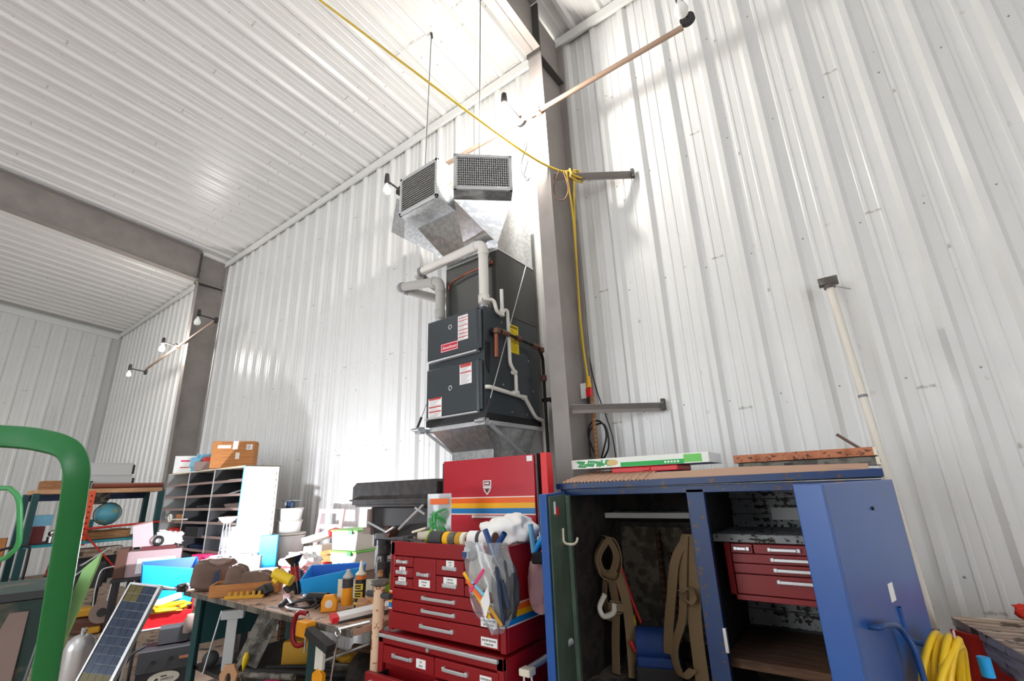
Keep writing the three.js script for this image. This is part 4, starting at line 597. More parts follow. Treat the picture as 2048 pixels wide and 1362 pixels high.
{ // clear hanging bag with tools
  const o = thing('clear_tool_bag', 'clear plastic bag of coloured tools hanging off the chest corner', 'bag', [-1.375, 0.99, 1.64]);
  part('bag_film', sheet(16, 22, (u, v) => { const w = 0.07 + 0.07 * Math.sin(Math.min(1, v * 1.15) * 2.2) ; return [-0.02 + (u - 0.62) * 2 * w * (v < 0.15 ? 0.35 + v * 4.3 : 1) * 0.95 + (1 - v) * 0.03, v * 0.34, 0.04 + 0.03 * Math.sin(u * 3.14) + 0.008 * Math.sin(u * 17 + v * 9)]; }, 0.002), M.bagClear, o);
  part('bag_lining', sheet(12, 14, (u, v) => [-0.15 + u * 0.20, 0.17 + v * 0.15 - 0.06 * u, 0.03 + 0.012 * Math.sin(u * 8 + v * 5)], 0.003), M.offwhite, o, 'crumpled white lining');
  const st = [[M.yellow, [-0.14, 0.22, 0.085], [0.0, 0.06, 0.08]], [M.orange, [-0.12, 0.19, 0.088], [-0.03, 0.12, 0.085]], [M.paleBlue, [-0.09, 0.19, 0.09], [-0.02, 0.14, 0.09]], [M.pink, [-0.02, 0.24, 0.09], [-0.10, 0.15, 0.09]], [M.navy, [0.03, 0.25, 0.07], [0.06, 0.04, 0.07]], [M.mustard, [-0.01, 0.11, 0.085], [0.06, 0.04, 0.08]], [M.navy, [0.05, 0.2, 0.06], [0.08, 0.1, 0.06]]];
  for (const [m, a, b] of st) part('coloured_stick', bar(a, b, 0.014, 0.006), m, o);
  part('white_tag', hull([[-0.04, 0.12, 0.09], [0.0, 0.18, 0.09], [0.01, 0.12, 0.09], [-0.015, 0.06, 0.09], [-0.04, 0.12, 0.093], [0.0, 0.18, 0.093], [0.01, 0.12, 0.093], [-0.015, 0.06, 0.093]]), M.paper, o);
  part('dark_body', blob(0.11, 0.22, 0.07, 5, 0.1, 3).translate(0.04, 0.05, 0.025), M.charcoal, o); }
{ const o = thing('spring_clamp', 'dark blue spring clamp with handles spread upward on the bag', 'clamp', [-1.40, 1.25, 1.655], -0.1);
  part('handle', tube([[-0.015, 0.02, 0], [-0.02, 0.06, 0], [-0.055, 0.125, 0]], 0.0125, 14), M.blueTool, o); part('handle', tube([[0.015, 0.02, 0], [0.02, 0.06, 0], [0.065, 0.115, 0]], 0.0125, 14), M.blueTool, o);
  part('jaw', [hull([[-0.028, 0.02, -0.012], [0.028, 0.02, -0.012], [-0.028, 0.02, 0.012], [0.028, 0.02, 0.012], [-0.02, -0.03, -0.012], [0.024, -0.03, -0.012], [-0.02, -0.03, 0.012], [0.024, -0.03, 0.012], [0.0, -0.12, 0], [-0.01, -0.12, 0.006]])], M.charcoal, o); const g = new THREE.CylinderGeometry(0.01, 0.01, 0.034, 12); g.rotateX(Math.PI / 2); part('pivot', g, M.zinc, o); }
{ const o = thing('spring_clamp', 'second blue clamp behind, half hidden by the cabinet door', 'clamp', [-1.30, 1.27, 1.50], 0.5); part('handle', rod([0, 0, 0], [0.06, 0.09, 0], 0.013), M.blueBright, o); part('handle', rod([0, 0, 0], [-0.01, 0.12, 0], 0.012), M.paleBlue, o); part('jaw', bx(0.06, 0.05, 0.03, 0.02, -0.02, 0, 0.01), M.black, o); }
one('face_mask', 'white respirator cup with blue patch on the chest corner', 'mask', [lathe([[0.001, 0.05], [0.02, 0.045], [0.036, 0.02], [0.04, 0.0], [0.001, 0.0]], 16).rotateX(0.9), bx(0.03, 0.03, 0.012, 0.0, 0.0, 0.05, 0.008)], M.greyLight, [-1.53, 1.275, 1.645]);
one('blue_patch', 'small blue shield sticker on the respirator', 'sticker', extr([[-0.012, 0.012], [0.012, 0.012], [0.010, -0.006], [0, -0.016], [-0.010, -0.006]], 0.003), M.blueTool, [-1.53, 1.275, 1.703]);
one('pink_cloth', 'pale pink plastic bag hanging between chest and blue door', 'bag', blob(0.10, 0.24, 0.08, 9, 0.12, 3), M.pinkPaper, [-1.315, 1.02, 1.44]);

/* ---------------------------------------------------------------- workbench */
const BT = 0.88;
{ const o = thing('workbench', 'long worn plywood workbench with dark teal steel legs', 'workbench', [-3.42, 0, 1.23]);
  pw('top', box2(-4.50, -2.33, BT - 0.032, BT, 0.80, 1.68, 0.004), M.bench, o); pw('front_edge', box2(-4.50, -2.33, BT - 0.036, BT - 0.004, 1.68, 1.688, 0.001), M.greyGrease, o);
  for (const [x, z] of [[-4.39, 1.61], [-2.78, 1.62], [-4.39, 0.86], [-2.78, 0.86]]) pw('leg', [box2(x - 0.045, x + 0.045, 0, BT - 0.036, z - 0.004, z + 0.004, 0.001), box2(x - 0.045, x - 0.037, 0, BT - 0.036, z - 0.06, z, 0.001)], M.tealDark, o);
  pw('side_brace', box2(-4.44, -4.39, 0.50, 0.84, 0.95, 1.56, 0.002), M.tealDark, o); pw('lower_shelf', box2(-4.42, -2.75, 0.34, 0.365, 0.86, 1.58, 0.003), M.grease, o); pw('rail', [box2(-4.4, -2.75, 0.79, 0.84, 0.84, 0.87, 0.002)], M.tealDark, o); }
{ const o = thing('wall_table', 'low table against the wall holding buckets and totes', 'table', [-4.65, 0, 0.42]);
  pw('top', box2(-5.85, -3.45, 0.845, 0.87, 0.10, 0.66, 0.003), M.darkwood, o); for (const [x, z] of [[-5.8, 0.14], [-3.5, 0.14], [-5.8, 0.62], [-3.5, 0.62]]) pw('leg', box2(x - 0.03, x + 0.03, 0, 0.845, z - 0.03, z + 0.03, 0.003), M.darkwood, o); }
{ const o = thing('shelf_stand', 'dark bench carrying the pigeonhole shelf', 'table', [-6.2, 0, 0.9]);
  pw('top', box2(-7.35, -4.54, 0.845, 0.875, 0.68, 1.19, 0.003), M.darkwood, o); for (const [x, z] of [[-7.3, 0.72], [-4.6, 0.72], [-7.3, 1.15], [-4.6, 1.15]]) pw('leg', box2(x - 0.03, x + 0.03, 0, 0.845, z - 0.03, z + 0.03, 0.003), M.dark, o); }
{ // pigeonhole shelf
  const x0 = -7.24, x1 = -5.16, y0 = 0.876, y1 = 1.865, z0 = 0.70, z1 = 1.06; const o = thing('pigeonhole_shelf', 'metal pigeonhole shelf of three columns with cream side panel', 'shelf', [-6.2, 0.876, 0.88]);
  pw('side_panel', box2(x1 - 0.012, x1, y0, y1, z0, z1, 0.002), M.cream, o, 'cream painted side panel'); pw('side_panel', box2(x0, x0 + 0.012, y0, y1, z0, z1, 0.002), M.greyLight, o); pw('back_panel', box2(x0, x1, y0, y1, z0 - 0.006, z0, 0), M.charcoal, o);
  pw('top_panel', box2(x0, x1, y1 - 0.012, y1, z0, z1, 0.002), M.cream, o);
  for (let k = 0; k < 3; k++) { const a = x0 + 0.012 + k * (x1 - x0 - 0.024) / 3, b = a + (x1 - x0 - 0.024) / 3; if (k) pw('divider', box2(a - 0.005, a + 0.005, y0, y1 - 0.012, z0, z1 - 0.004, 0), M.charcoal, o); pw('front_post', box2(a - 0.012, a + 0.012, y0, y1, z1, z1 + 0.004, 0.001), k ? M.greyLight : M.grey, o); for (let j = 0; j < 7; j++) { const y = y0 + j * 0.139; const sb = pw('shelf_board', box2(a + 0.006, b - 0.006, y, y + 0.006, z0, z1 - 0.004, 0), M.charcoal, o); pw('front_lip', box2(a + 0.006, b - 0.006, y - 0.004, y + 0.022, z1 - 0.004, z1, 0.001), M.suede, sb, 'tan front lip'); pw('bin_back', box2(a + 0.01, b - 0.01, y + 0.03, y + 0.12, z0 + 0.02, z0 + 0.024, 0), M.charcoal, o); } }
  pw('edge_post', box2(x1 - 0.014, x1 + 0.004, y0, y1, z1 - 0.003, z1 + 0.006, 0.001), M.paleBlue, o, 'pale blue front post'); pw('slot', Array.from({ length: 14 }, (_, i) => box2(x1 - 0.0005, x1 + 0.0012, y0 + 0.05 + i * 0.065, y0 + 0.075 + i * 0.065, z0 + 0.02, z0 + 0.03, 0)), M.suede, o); pw('slot', Array.from({ length: 14 }, (_, i) => box2(x1 - 0.0005, x1 + 0.0012, y0 + 0.05 + i * 0.065, y0 + 0.075 + i * 0.065, z1 - 0.03, z1 - 0.02, 0)), M.grey, o); }
// what lies in the pigeonholes
// contents
const inHole = (k, j, fx) => [-7.228 + (k + fx) * 0.685, 0.883 + j * 0.139, 0.9];
one('aluminium_offcut', 'bright angled metal strip in the upper right pigeonhole', 'strip', bar([-0.12, 0.005, 0.1], [0.2, 0.09, -0.05], 0.02, 0.004), M.alu, inHole(2, 5, 0.5));
one('paper_sheets', 'white sheets stacked in the top right pigeonhole', 'papers', [bx(0.4, 0.01, 0.2, 0, 0.01, 0), bx(0.3, 0.006, 0.18, 0.05, 0.02, 0.02)], M.paper, inHole(2, 6, 0.5));
one('spanner', 'long pale spanner lying across the left pigeonholes', 'spanner', [bar([-0.2, 0.03, 0], [0.25, 0.035, 0], 0.014, 0.03), (() => { const g = new THREE.TorusGeometry(0.034, 0.014, 8, 18); return at(g, -0.23, 0.045, 0); })()], M.offwhite, [-6.62, 1.302, 1.085]);
one('carton_offcut', 'small cardboard piece in the lower left pigeonhole', 'cardboard', bx(0.2, 0.085, 0.12, 0, 0.044, 0.08), M.card, inHole(0, 3, 0.75));
one('magazine_pile', 'black and white printed carton in the lower middle pigeonhole', 'box', [bx(0.36, 0.10, 0.25, 0, 0.051, 0.08)], new THREE.MeshStandardMaterial({ map: canvasTex(128, 64, (g, w, h) => { g.fillStyle = '#15161c'; g.fillRect(0, 0, w, h); g.fillStyle = '#f0f0f0'; g.fillRect(20, 8, 90, 20); g.fillRect(20, 36, 90, 8); g.fillStyle = '#333'; g.fillRect(28, 14, 70, 3); }), roughness: 0.6 }), inHole(1, 2, 0.6));
for (const [k, j, fx, w, h, m, lab] of [[0, 6, 0.5, 0.45, 0.03, M.paleCard, 'flat tan boards in the top left pigeonhole'], [1, 4, 0.5, 0.4, 0.05, M.charcoal, 'dark tools in the middle pigeonhole'], [2, 4, 0.5, 0.35, 0.06, M.suede, 'grey scrap in the right pigeonhole beneath the metal strip'], [2, 3, 0.4, 0.4, 0.07, M.mauve, 'mauve bundle in the right column third pigeonhole'], [0, 2, 0.4, 0.4, 0.07, M.redPaint, 'red and brown odds and ends in the lower left pigeonhole'], [0, 1, 0.6, 0.3, 0.09, M.brownBox, 'brown carton in the bottom left pigeonholes'], [1, 1, 0.5, 0.5, 0.05, M.navy, 'navy cloth in the lower middle pigeonhole']])
  one('shelf_item', lab, 'item', blob(w, h, 0.2, k * 3 + j, 0.12, 3, 0.5), m, inHole(k, j, fx));
// on top of it
{ const o = thing('cardboard_box', 'large brown cardboard box on top of the pigeonhole shelf', 'box', [-5.80, 1.866, 0.90], 0.95); part('carton', bx(0.42, 0.29, 0.24, 0, 0.146, 0, 0.004), M.card, o); decal('tape', 0.05, 0.09, null, o, [0.02, 0.245, 0.1208], 0, 0, M.paper); decal('tape', 0.04, 0.07, null, o, [0.05, 0.13, 0.1208], 0, 0, M.offwhite); decal('label', 0.13, 0.035, null, o, [-0.09, 0.23, 0.1208], 0, 0, M.offwhite); decal('label', 0.06, 0.06, canvasTex(64, 64, (g) => { g.fillStyle = '#eee'; g.fillRect(0, 0, 64, 64); g.fillStyle = '#444'; for (let i = 0; i < 8; i++) g.fillRect(6, 6 + i * 7, 30 + (i * 13) % 20, 3); }), o, [0.16, 0.225, 0.1208]); decal('print', 0.12, 0.02, canvasTex(128, 24, g => { g.fillStyle = '#b57a46'; g.fillRect(0, 0, 128, 24); g.fillStyle = '#5a3417'; for (let i = 0; i < 9; i++) g.fillRect(5 + i * 13, 5, 9, 14 - (i % 3) * 3); }), o, [-0.06, 0.272, 0.1208]); part('flap', bx(0.42, 0.004, 0.12, 0, 0.293, -0.05), M.card, o); }
{ const o = thing('white_carton', 'white carton with red print on the pigeonhole shelf left end', 'box', [-7.02, 1.866, 0.94], 0.9); part('carton', bx(0.24, 0.21, 0.16, 0, 0.106, 0, 0.003), M.paper, o); decal('print', 0.1, 0.02, null, o, [0.0, 0.15, 0.0808], 0, 0, M.pinkRed); decal('print', 0.1, 0.012, null, o, [0.0, 0.07, 0.0808], 0, 0, M.redPaint); }
one('dark_carton', 'narrow carton with red and black print at the shelf end', 'box', bx(0.08, 0.20, 0.16, 0, 0.101, 0, 0.003), M.tan, [-7.18, 1.866, 0.78], 0.9);
one('blue_cloth', 'crumpled light blue cloth on the pigeonhole shelf', 'cloth', blob(0.24, 0.22, 0.18, 11, 0.2, 4), M.paleBlue, [-6.70, 1.866, 0.9]);
one('red_cloth', 'red cloth draped between the cartons on the shelf', 'cloth', blob(0.26, 0.17, 0.14, 13, 0.22, 3), M.redPaint, [-6.44, 1.866, 0.84], 0.8);
one('grey_parts_box', 'low grey carton in front of the red cloth on the shelf', 'box', [bx(0.2, 0.1, 0.12, 0, 0.051, 0, 0.003), bx(0.16, 0.08, 0.1, 0.16, 0.041, 0.02, 0.003)], M.suede, [-6.30, 1.866, 1.0], 0.9);

/* work lamp at the bench end */
{ const o = thing('work_lamp', 'glaring work lamp with clear jar and glass dish at the bench end', 'lamp', [-4.445, BT, 1.40], 1.17);
  part('base', cyl(0.07, 0.02), M.dark, o); part('stem', cyl(0.012, 0.22, 0, 0.02, 0), M.zinc, o); part('glowing_tube', [cyl(0.024, 0.15, 0, 0.245, 0), new THREE.SphereGeometry(0.024, 14, 8).translate(0, 0.395, 0)], M.tubeOn, o, 'glowing white tube');
  part('jar', lathe([[0.04, 0.22], [0.075, 0.235], [0.08, 0.30], [0.078, 0.40], [0.06, 0.435], [0.05, 0.44]], 24), M.glass, o); part('socket', cyl(0.03, 0.04, 0, 0.215, 0), M.greyLight, o);
  const l = new THREE.PointLight('#f4f6ff', WORK_POWER); l.position.set(0, 0.31, 0); l.castShadow = true; l.shadow.radius = 2; o.add(l); }
{ const o = thing('glass_dish', 'small upturned glass dish on a wire stand beside the work lamp', 'dish', [-5.18, 0.876, 1.15], 1.17); part('dish', lathe([[0.02, 0.0], [0.045, 0.008], [0.075, 0.04], [0.084, 0.06], [0.08, 0.06], [0.045, 0.014], [0.02, 0.007]], 28).translate(0, 0.44, 0), M.totePlastic, o); part('stand', [rod([-0.04, 0.0, 0], [-0.025, 0.45, 0], 0.006), rod([0.04, 0, 0], [0.025, 0.45, 0], 0.006), rod([0, 0, 0.04], [0, 0.45, 0.025], 0.006), ...[0.1, 0.2, 0.3].map(y => { const g = new THREE.TorusGeometry(0.036, 0.004, 6, 18); g.rotateX(Math.PI / 2); return at(g, 0, y, 0); })], M.grey, o); }

/* things along the back of the bench and on the wall table */
const WT = 0.871;
{ const bucket = (label, pos, r, h, lid, group) => { const o = thing('bucket', label, 'bucket', pos, 0, group); part('body', lathe([[0.001, 0], [r * 0.9, 0], [r, h * 0.86], [r * 1.04, h * 0.87], [r * 1.04, h * 0.92], [r, h * 0.93], [0.001, h * 0.93]], 28), M.white, o); if (lid) part('lid', lathe([[0.001, h * 0.93], [r * 1.06, h * 0.93], [r * 1.06, h], [r * 0.95, h], [0.001, h * 0.99]], 28), M.offwhite, o); return o; };
  bucket('largest white bucket at the foot of the bucket stack', [-5.32, WT, 0.44], 0.17, 0.29, true); bucket('middle white bucket of the stack by the pink frame', [-5.32, WT + 0.29, 0.44], 0.13, 0.13, true); bucket('topmost white bucket of the stack', [-5.32, WT + 0.42, 0.44], 0.13, 0.13, true); }
{ const o = thing('tin_can_group', 'small dark grey tin with flat plate on top of the buckets', 'tin', [-5.32, WT + 0.551, 0.44]); part('tin', [cyl(0.04, 0.07, -0.02, 0, 0), cyl(0.03, 0.06, 0.06, 0, 0.02)], M.navy, o); part('plate', bx(0.22, 0.01, 0.12, 0, 0.076, 0), M.grey, o); part('cup', cyl(0.03, 0.06, -0.09, 0, 0.02), M.greyLight, o); }
{ const o = thing('picture_frame', 'pink beige wooden frame with two openings leaning on the wall', 'frame', [-4.86, WT, 0.28], 0.08); const w = 0.42, h = 0.53; for (const x of [-w / 2 + 0.025, w / 2 - 0.025]) part('stile', bx(0.05, h, 0.025, x, h / 2, 0), M.pinkPaper, o); for (const y of [h - 0.025, h * 0.66, 0.04]) part('rail', bx(w - 0.1, 0.05, 0.025, 0, y, 0), M.pinkPaper, o); o.rotation.x = -0.12; }
{ const o = thing('fish_tray', 'open red lined tray tilted on a pile of boxes', 'tray', [-4.60, 1.10, 0.46], 0.2); part('tray', [bx(0.36, 0.012, 0.2, 0, 0.03, 0).rotateZ(0.22), bx(0.36, 0.05, 0.012, 0, 0.055, 0.1).rotateZ(0.22)], M.paper, o); part('red_end', hull([[0.08, 0.05, 0.105], [0.20, 0.075, 0.105], [0.18, 0.12, 0.105], [0.24, 0.12, 0.0], [0.1, 0.13, -0.05], [0.2, 0.05, 0.02]]), M.redBright, o); }
for (const [w, h, d, x, y, lab] of [[0.15, 0.09, 0.2, -4.76, 0, 'lower left pale carton of the pile under the red tray'], [0.15, 0.09, 0.18, -4.76, 0.092, 'upper left pale carton of the pile under the red tray'], [0.16, 0.1, 0.2, -4.60, 0, 'lower right pale carton of the pile under the red tray'], [0.13, 0.1, 0.17, -4.60, 0.102, 'upper right pale carton of the pile under the red tray']]) one('small_carton', lab, 'box', bx(w, h, d, 0, h / 2 + 0.001, 0), M.offwhite, [x, WT + y, 0.44], 0.08, 'pale cartons under the red tray');
one('orange_carton', 'orange tan carton beside the pale cartons', 'box', [bx(0.16, 0.12, 0.2, 0, 0.061, 0), bx(0.17, 0.04, 0.2, 0.0, 0.145, 0).rotateZ(0.15)], M.card, [-4.405, WT, 0.44], 0.1);
one('glass_jar', 'clear glass jar among the cartons', 'jar', lathe([[0.001, 0], [0.045, 0], [0.05, 0.02], [0.05, 0.1], [0.035, 0.13], [0.035, 0.15], [0.001, 0.15]], 20), M.totePlastic, [-4.62, WT, 0.61]);
for (const [y, lab] of [[WT, 'lower clear plastic tote with green lid by the wall'], [WT + 0.181, 'upper clear plastic tote with lime lid by the wall']]) { const o = thing('storage_tote', lab, 'tote', [-4.10, y, 0.44], 0.1, 'stacked totes'); part('bin', extr([[-0.155, 0], [0.155, 0], [0.175, 0.155], [-0.175, 0.155]], 0.26, 0.004).translate(0, 0.004, -0.13), M.totePlastic, o); part('lid', bx(0.37, 0.016, 0.29, 0, 0.168, 0, 0.005), M.limeLid, o); part('latch', bx(0.05, 0.035, 0.012, 0.10, 0.158, 0.148), M.greenBag, o); }
one('blue_folder', 'bright blue plastic board standing on the shelf bench', 'folder', bx(0.16, 0.31, 0.05, 0, 0.156, 0, 0.004), M.blueBright, [-4.93, 0.876, 0.84], 0.9);
one('grey_tray', 'grey plastic tray leaning beside the blue board', 'tray', [bx(0.22, 0.16, 0.12, 0, 0.081, 0, 0.006)], M.grey, [-5.03, 0.876, 1.0], 0.9);
one('grid_paper', 'white gridded sheet behind the blue board', 'paper', bx(0.17, 0.29, 0.006, 0, 0.146, 0), M.paper, [-5.07, 0.876, 0.84], 0.9);
for (const [x, lab] of [[-4.80, 'left dark grey small box behind the lamp'], [-4.625, 'right dark grey small box behind the lamp']]) one('grey_box', lab, 'box', bx(0.12, 0.17, 0.12, 0, 0.086, 0, 0.003), M.grey, [x, 0.876, 1.12], 1.0);
one('paper_pile', 'spread of white and pink papers on the bench back', 'papers', [bx(0.40, 0.03, 0.3, 0, 0.016, 0, 0.004), bx(0.34, 0.02, 0.24, 0.06, 0.042, 0.02, 0.004).rotateY(0.3), bx(0.3, 0.04, 0.2, -0.05, 0.07, 0, 0.01).rotateZ(0.12)], M.pinkPaper, [-4.08, BT, 1.04], 0.5);
one('white_wrap', 'crumpled white wrapping on top of the papers', 'wrapping', blob(0.3, 0.1, 0.14, 21, 0.25, 4), M.paper, [-4.08, BT + 0.10, 0.98], 0.4);
one('cream_card_pile', 'cream cards heaped beside the leather bag', 'papers', [bx(0.26, 0.05, 0.2, 0, 0.026, 0, 0.006), bx(0.2, 0.03, 0.16, 0.02, 0.066, 0, 0.006)], M.cream, [-4.37, BT, 1.17], 0.9);
one('red_tin', 'round red tin beside the dark cans', 'tin', cyl(0.05, 0.085), M.redBright, [-3.86, BT, 1.08]);
for (let i = 0; i < 3; i++) one('dark_can', ['dark can right of the red tin', 'middle dark can in the row on the bench', 'right dark can in the row on the bench'][i], 'can', lathe([[0.001, 0], [0.036, 0], [0.038, 0.01], [0.036, 0.085], [0.03, 0.095], [0.001, 0.095]], 18), M.navy, [-3.77 + i * 0.085, BT, 1.06 - i * 0.012]);
one('small_crate', 'maroon card box with white print behind the papers', 'box', [bx(0.15, 0.10, 0.1, 0, 0.051, 0, 0.003)], M.maroon, [-4.36, BT, 0.90], 0.6);
one('red_capped_bottle', 'red capped bottle behind the flashlight', 'bottle', lathe([[0.001, 0], [0.035, 0], [0.035, 0.11], [0.04, 0.115], [0.04, 0.15], [0.001, 0.155]], 16), M.redBright, [-3.70, BT, 0.98]);
one('wire_basket', 'dark wire basket leaning behind the flashlight', 'basket', [...[0, 1, 2, 3, 4].map(i => rod([-0.09 + i * 0.045, 0, 0.02], [-0.05 + i * 0.045, 0.15, -0.04], 0.004)), ...[0, 1, 2].map(i => rod([-0.1 + i * 0.015, 0.03 + i * 0.05, 0.01 - i * 0.02], [0.11 + i * 0.01, 0.03 + i * 0.05, 0.01 - i * 0.02], 0.004)), bx(0.18, 0.12, 0.01, 0.0, 0.065, -0.03).rotateX(-0.3)], M.charcoal, [-3.50, BT, 0.98], 0.4);
function openBin(name, label, m, w, h, d, pos, ry, inner) { const o = thing(name, label, 'bin', pos, ry); const t = 0.006; part('base', bx(w * 0.9, t, d * 0.9, 0, t / 2 + 0.001, 0), m, o);
  const W0 = w * 0.45, W1 = w / 2, D0 = d * 0.45, D1 = d / 2;
  const wall = (a, b, c, e) => { const n = V3(...b).sub(V3(...a)).cross(V3(...e).sub(V3(...a))).normalize().multiplyScalar(t); return hull([a, b, c, e, ...[a, b, c, e].map(p => V3(...p).add(n).toArray())]); };
  part('wall', wall([-W0, 0, D0], [W0, 0, D0], [W1, h * 0.62, D1], [-W1, h, D1]), m, o); part('wall', wall([-W0, 0, -D0], [W0, 0, -D0], [W1, h, -D1], [-W1, h, -D1]), inner || m, o); part('wall', wall([-W0, 0, -D0], [-W0, 0, D0], [-W1, h, D1], [-W1, h, -D1]), inner || m, o); part('wall', wall([W0, 0, -D0], [W0, 0, D0], [W1, h * 0.62, D1], [W1, h, -D1]), m, o); part('rim', [bar([-W1, h, -D1], [W1, h, -D1], 0.012, 0.012), bar([-W1, h, -D1], [-W1, h, D1], 0.012, 0.012), bar([-W1, h, D1], [W1, h * 0.62, D1], 0.012, 0.012), bar([W1, h, -D1], [W1, h * 0.62, D1], 0.012, 0.012)], m, o); return o; }
openBin('parts_bin', 'light blue plastic parts bin in the middle of the bench', M.bin, 0.40, 0.155, 0.26, [-3.36, BT, 1.13], 0.78, M.binDark).scale.x = -1;
openBin('parts_bin', 'large blue plastic bin at the top of the bin stack by the solar panel', M.bin, 0.42, 0.20, 0.30, [-5.36, 0.815, 1.51], 1.3, M.binDark);
openBin('parts_bin', 'lower blue bin under the large blue bin', M.bin, 0.36, 0.14, 0.26, [-5.31, 0.675, 1.50], 1.25, M.binDark);
openBin('parts_bin', 'red plastic bin under the blue bins', M.redBright, 0.36, 0.155, 0.26, [-5.29, 0.52, 1.50], 1.25, M.red);
one('yellow_rag_pack', 'yellow pack stuffed in the red bin', 'bag', blob(0.26, 0.07, 0.14, 31, 0.2, 3), M.yellow, [-5.18, 0.63, 1.53], 1.25);
one('white_card_strip', 'white card strip sticking out of the lower blue bin', 'card', bx(0.2, 0.05, 0.004, 0, 0.03, 0).rotateZ(0.25), M.paper, [-5.16, 0.70, 1.55], 1.25);
{ const o = thing('bin_stand', 'black wire stand with bent handle carrying the bins', 'stand', [-5.31, 0, 1.50], 1.25); part('deck', [bx(0.42, 0.014, 0.3, 0, 0.508, 0)], M.black, o); for (const [x, z] of [[-0.19, -0.13], [0.19, -0.13], [-0.19, 0.13], [0.19, 0.13]]) part('leg', rod([x, 0, z], [x, 0.505, z], 0.011), M.black, o); part('handle', tube([[-0.20, 0.50, 0.17], [-0.19, 0.60, 0.175], [-0.13, 0.645, 0.175], [0.17, 0.665, 0.175]], 0.007, 30), M.dark, o); part('front_rail', rod([-0.2, 0.515, 0.165], [0.2, 0.515, 0.165], 0.009), M.alu, o); }
{ const o = thing('card_drawer_box', 'brown box with white fronted drawer beside the bins', 'box', [-5.83, 0.877, 1.49], 1.2); part('carton', bx(0.42, 0.22, 0.28, 0, 0.111, 0, 0.003), M.mauve, o); part('front_card', bx(0.30, 0.13, 0.006, 0.02, 0.09, 0.144), M.paper, o); part('side_panel', bx(0.08, 0.25, 0.3, -0.25, 0.126, 0, 0.003), M.brownBox, o, 'dark brown side panel'); part('red_cards', bx(0.28, 0.03, 0.18, 0.02, 0.236, 0), M.maroon, o); }
{ const o = thing('small_stand', 'low dark stand under the brown box', 'stand', [-5.83, 0, 1.50], 1.2); part('top', bx(0.50, 0.025, 0.34, -0.04, 0.863, 0), M.dark, o); for (const [x, z] of [[-0.26, -0.14], [0.18, -0.14], [-0.26, 0.14], [0.18, 0.14]]) part('leg', bx(0.03, 0.85, 0.03, x, 0.425, z), M.dark, o); }
one('paper_bag', 'pinkish white paper bag standing on the brown box', 'bag', hull([[-0.09, 0, -0.05], [0.07, 0, -0.05], [-0.09, 0, 0.05], [0.07, 0, 0.05], [-0.13, 0.2, -0.04], [0.02, 0.23, -0.04], [-0.12, 0.19, 0.05], [0.03, 0.22, 0.04]]), M.pinkPaper, [-5.88, 1.13, 1.58], 1.2);
one('tissue_lump', 'crumpled white tissue beside the paper bag', 'tissue', blob(0.22, 0.12, 0.14, 41, 0.25, 4), M.paper, [-5.80, 1.13, 1.41], 1.2);
one('black_ring', 'black rubber ring on the brown box', 'ring', new THREE.TorusGeometry(0.035, 0.012, 10, 22).translate(0, 0.047, 0), M.black, [-5.74, 1.13, 1.52], 1.1);
one('pink_binder', 'magenta box behind the blue bin', 'box', bx(0.2, 0.14, 0.1, 0, 0.071, 0, 0.004), M.pinkRed, [-5.66, 0.876, 1.12], 0.6);
one('pink_cloth', 'folded pink cloth in front of the magenta box', 'cloth', blob(0.3, 0.14, 0.12, 43, 0.15, 4), M.pink, [-5.42, 0.876, 1.12], 0.2);
one('white_bag', 'crumpled white bag between blue bin and leather bag', 'bag', blob(0.14, 0.17, 0.12, 45, 0.22, 4), M.paper, [-4.97, 0.876, 1.14], 1.2);
{ const o = thing('leather_bag', 'dark brown leather tool bag slumped on the bench end', 'bag', [-4.30, BT, 1.56], 1.1); part('body', blob(0.30, 0.23, 0.22, 51, 0.07, 4, 0.6), M.leather, o); part('flap', blob(0.16, 0.06, 0.18, 52, 0.1, 3).translate(0.03, 0.17, 0.02), M.suede, o); part('strap', sheet(14, 2, (u, v) => [0.02 + (v - 0.5) * 0.035, 0.235 * Math.sin(u * 3.14), 0.13 * Math.cos(u * 3.14)], 0.006), M.navy, o); }
{ const o = thing('vise_handle', 'steel vise bar poking out left of the leather bag', 'vise', [-4.50, BT - 0.01, 1.70], 1.1); part('bar', tube([[-0.16, 0.06, 0.02], [-0.06, 0.03, 0.02], [0.05, 0.02, 0]], 0.011, 16), M.zinc, o); part('knuckle', blob(0.08, 0.06, 0.07, 53, 0.12, 3), M.grease, o); }

/* on the bench top */
{ const o = thing('shoe_tray', 'orange brown wooden tray holding a pair of old leather boots', 'tray', [-3.88, BT, 1.50], 0.95); part('tray', [bx(0.44, 0.012, 0.2, 0, 0.007, 0), bx(0.44, 0.075, 0.014, 0, 0.044, 0.1), bx(0.44, 0.075, 0.014, 0, 0.044, -0.1), bx(0.014, 0.075, 0.2, -0.22, 0.044, 0), bx(0.014, 0.075, 0.2, 0.22, 0.044, 0)], M.card, o); }
for (const [dx, dz, lab] of [[-0.032, -0.026, 'left old leather boot in the orange tray'], [0.04, 0.03, 'right old leather boot in the orange tray']]) one('boot', lab, 'boot', [blob(0.30, 0.13, 0.085, 61 + dx * 100, 0.08, 4, 0.7), blob(0.13, 0.16, 0.08, 63, 0.06, 3).translate(-0.08, 0.02, 0)], M.leather, [-3.89 + dx, BT + 0.015, 1.49 + dz], 0.95);
one('hardware_strip', 'row of brass fittings on a grey rail at the bench edge', 'fittings', [bx(0.26, 0.02, 0.035, 0, 0.011, 0), ...[-0.1, -0.06, -0.02, 0.02, 0.06, 0.1].map(x => cyl(0.013, 0.025, x, 0.02, 0, 0.009, 10))], M.mustard, [-3.70, BT, 1.60], 0.7);
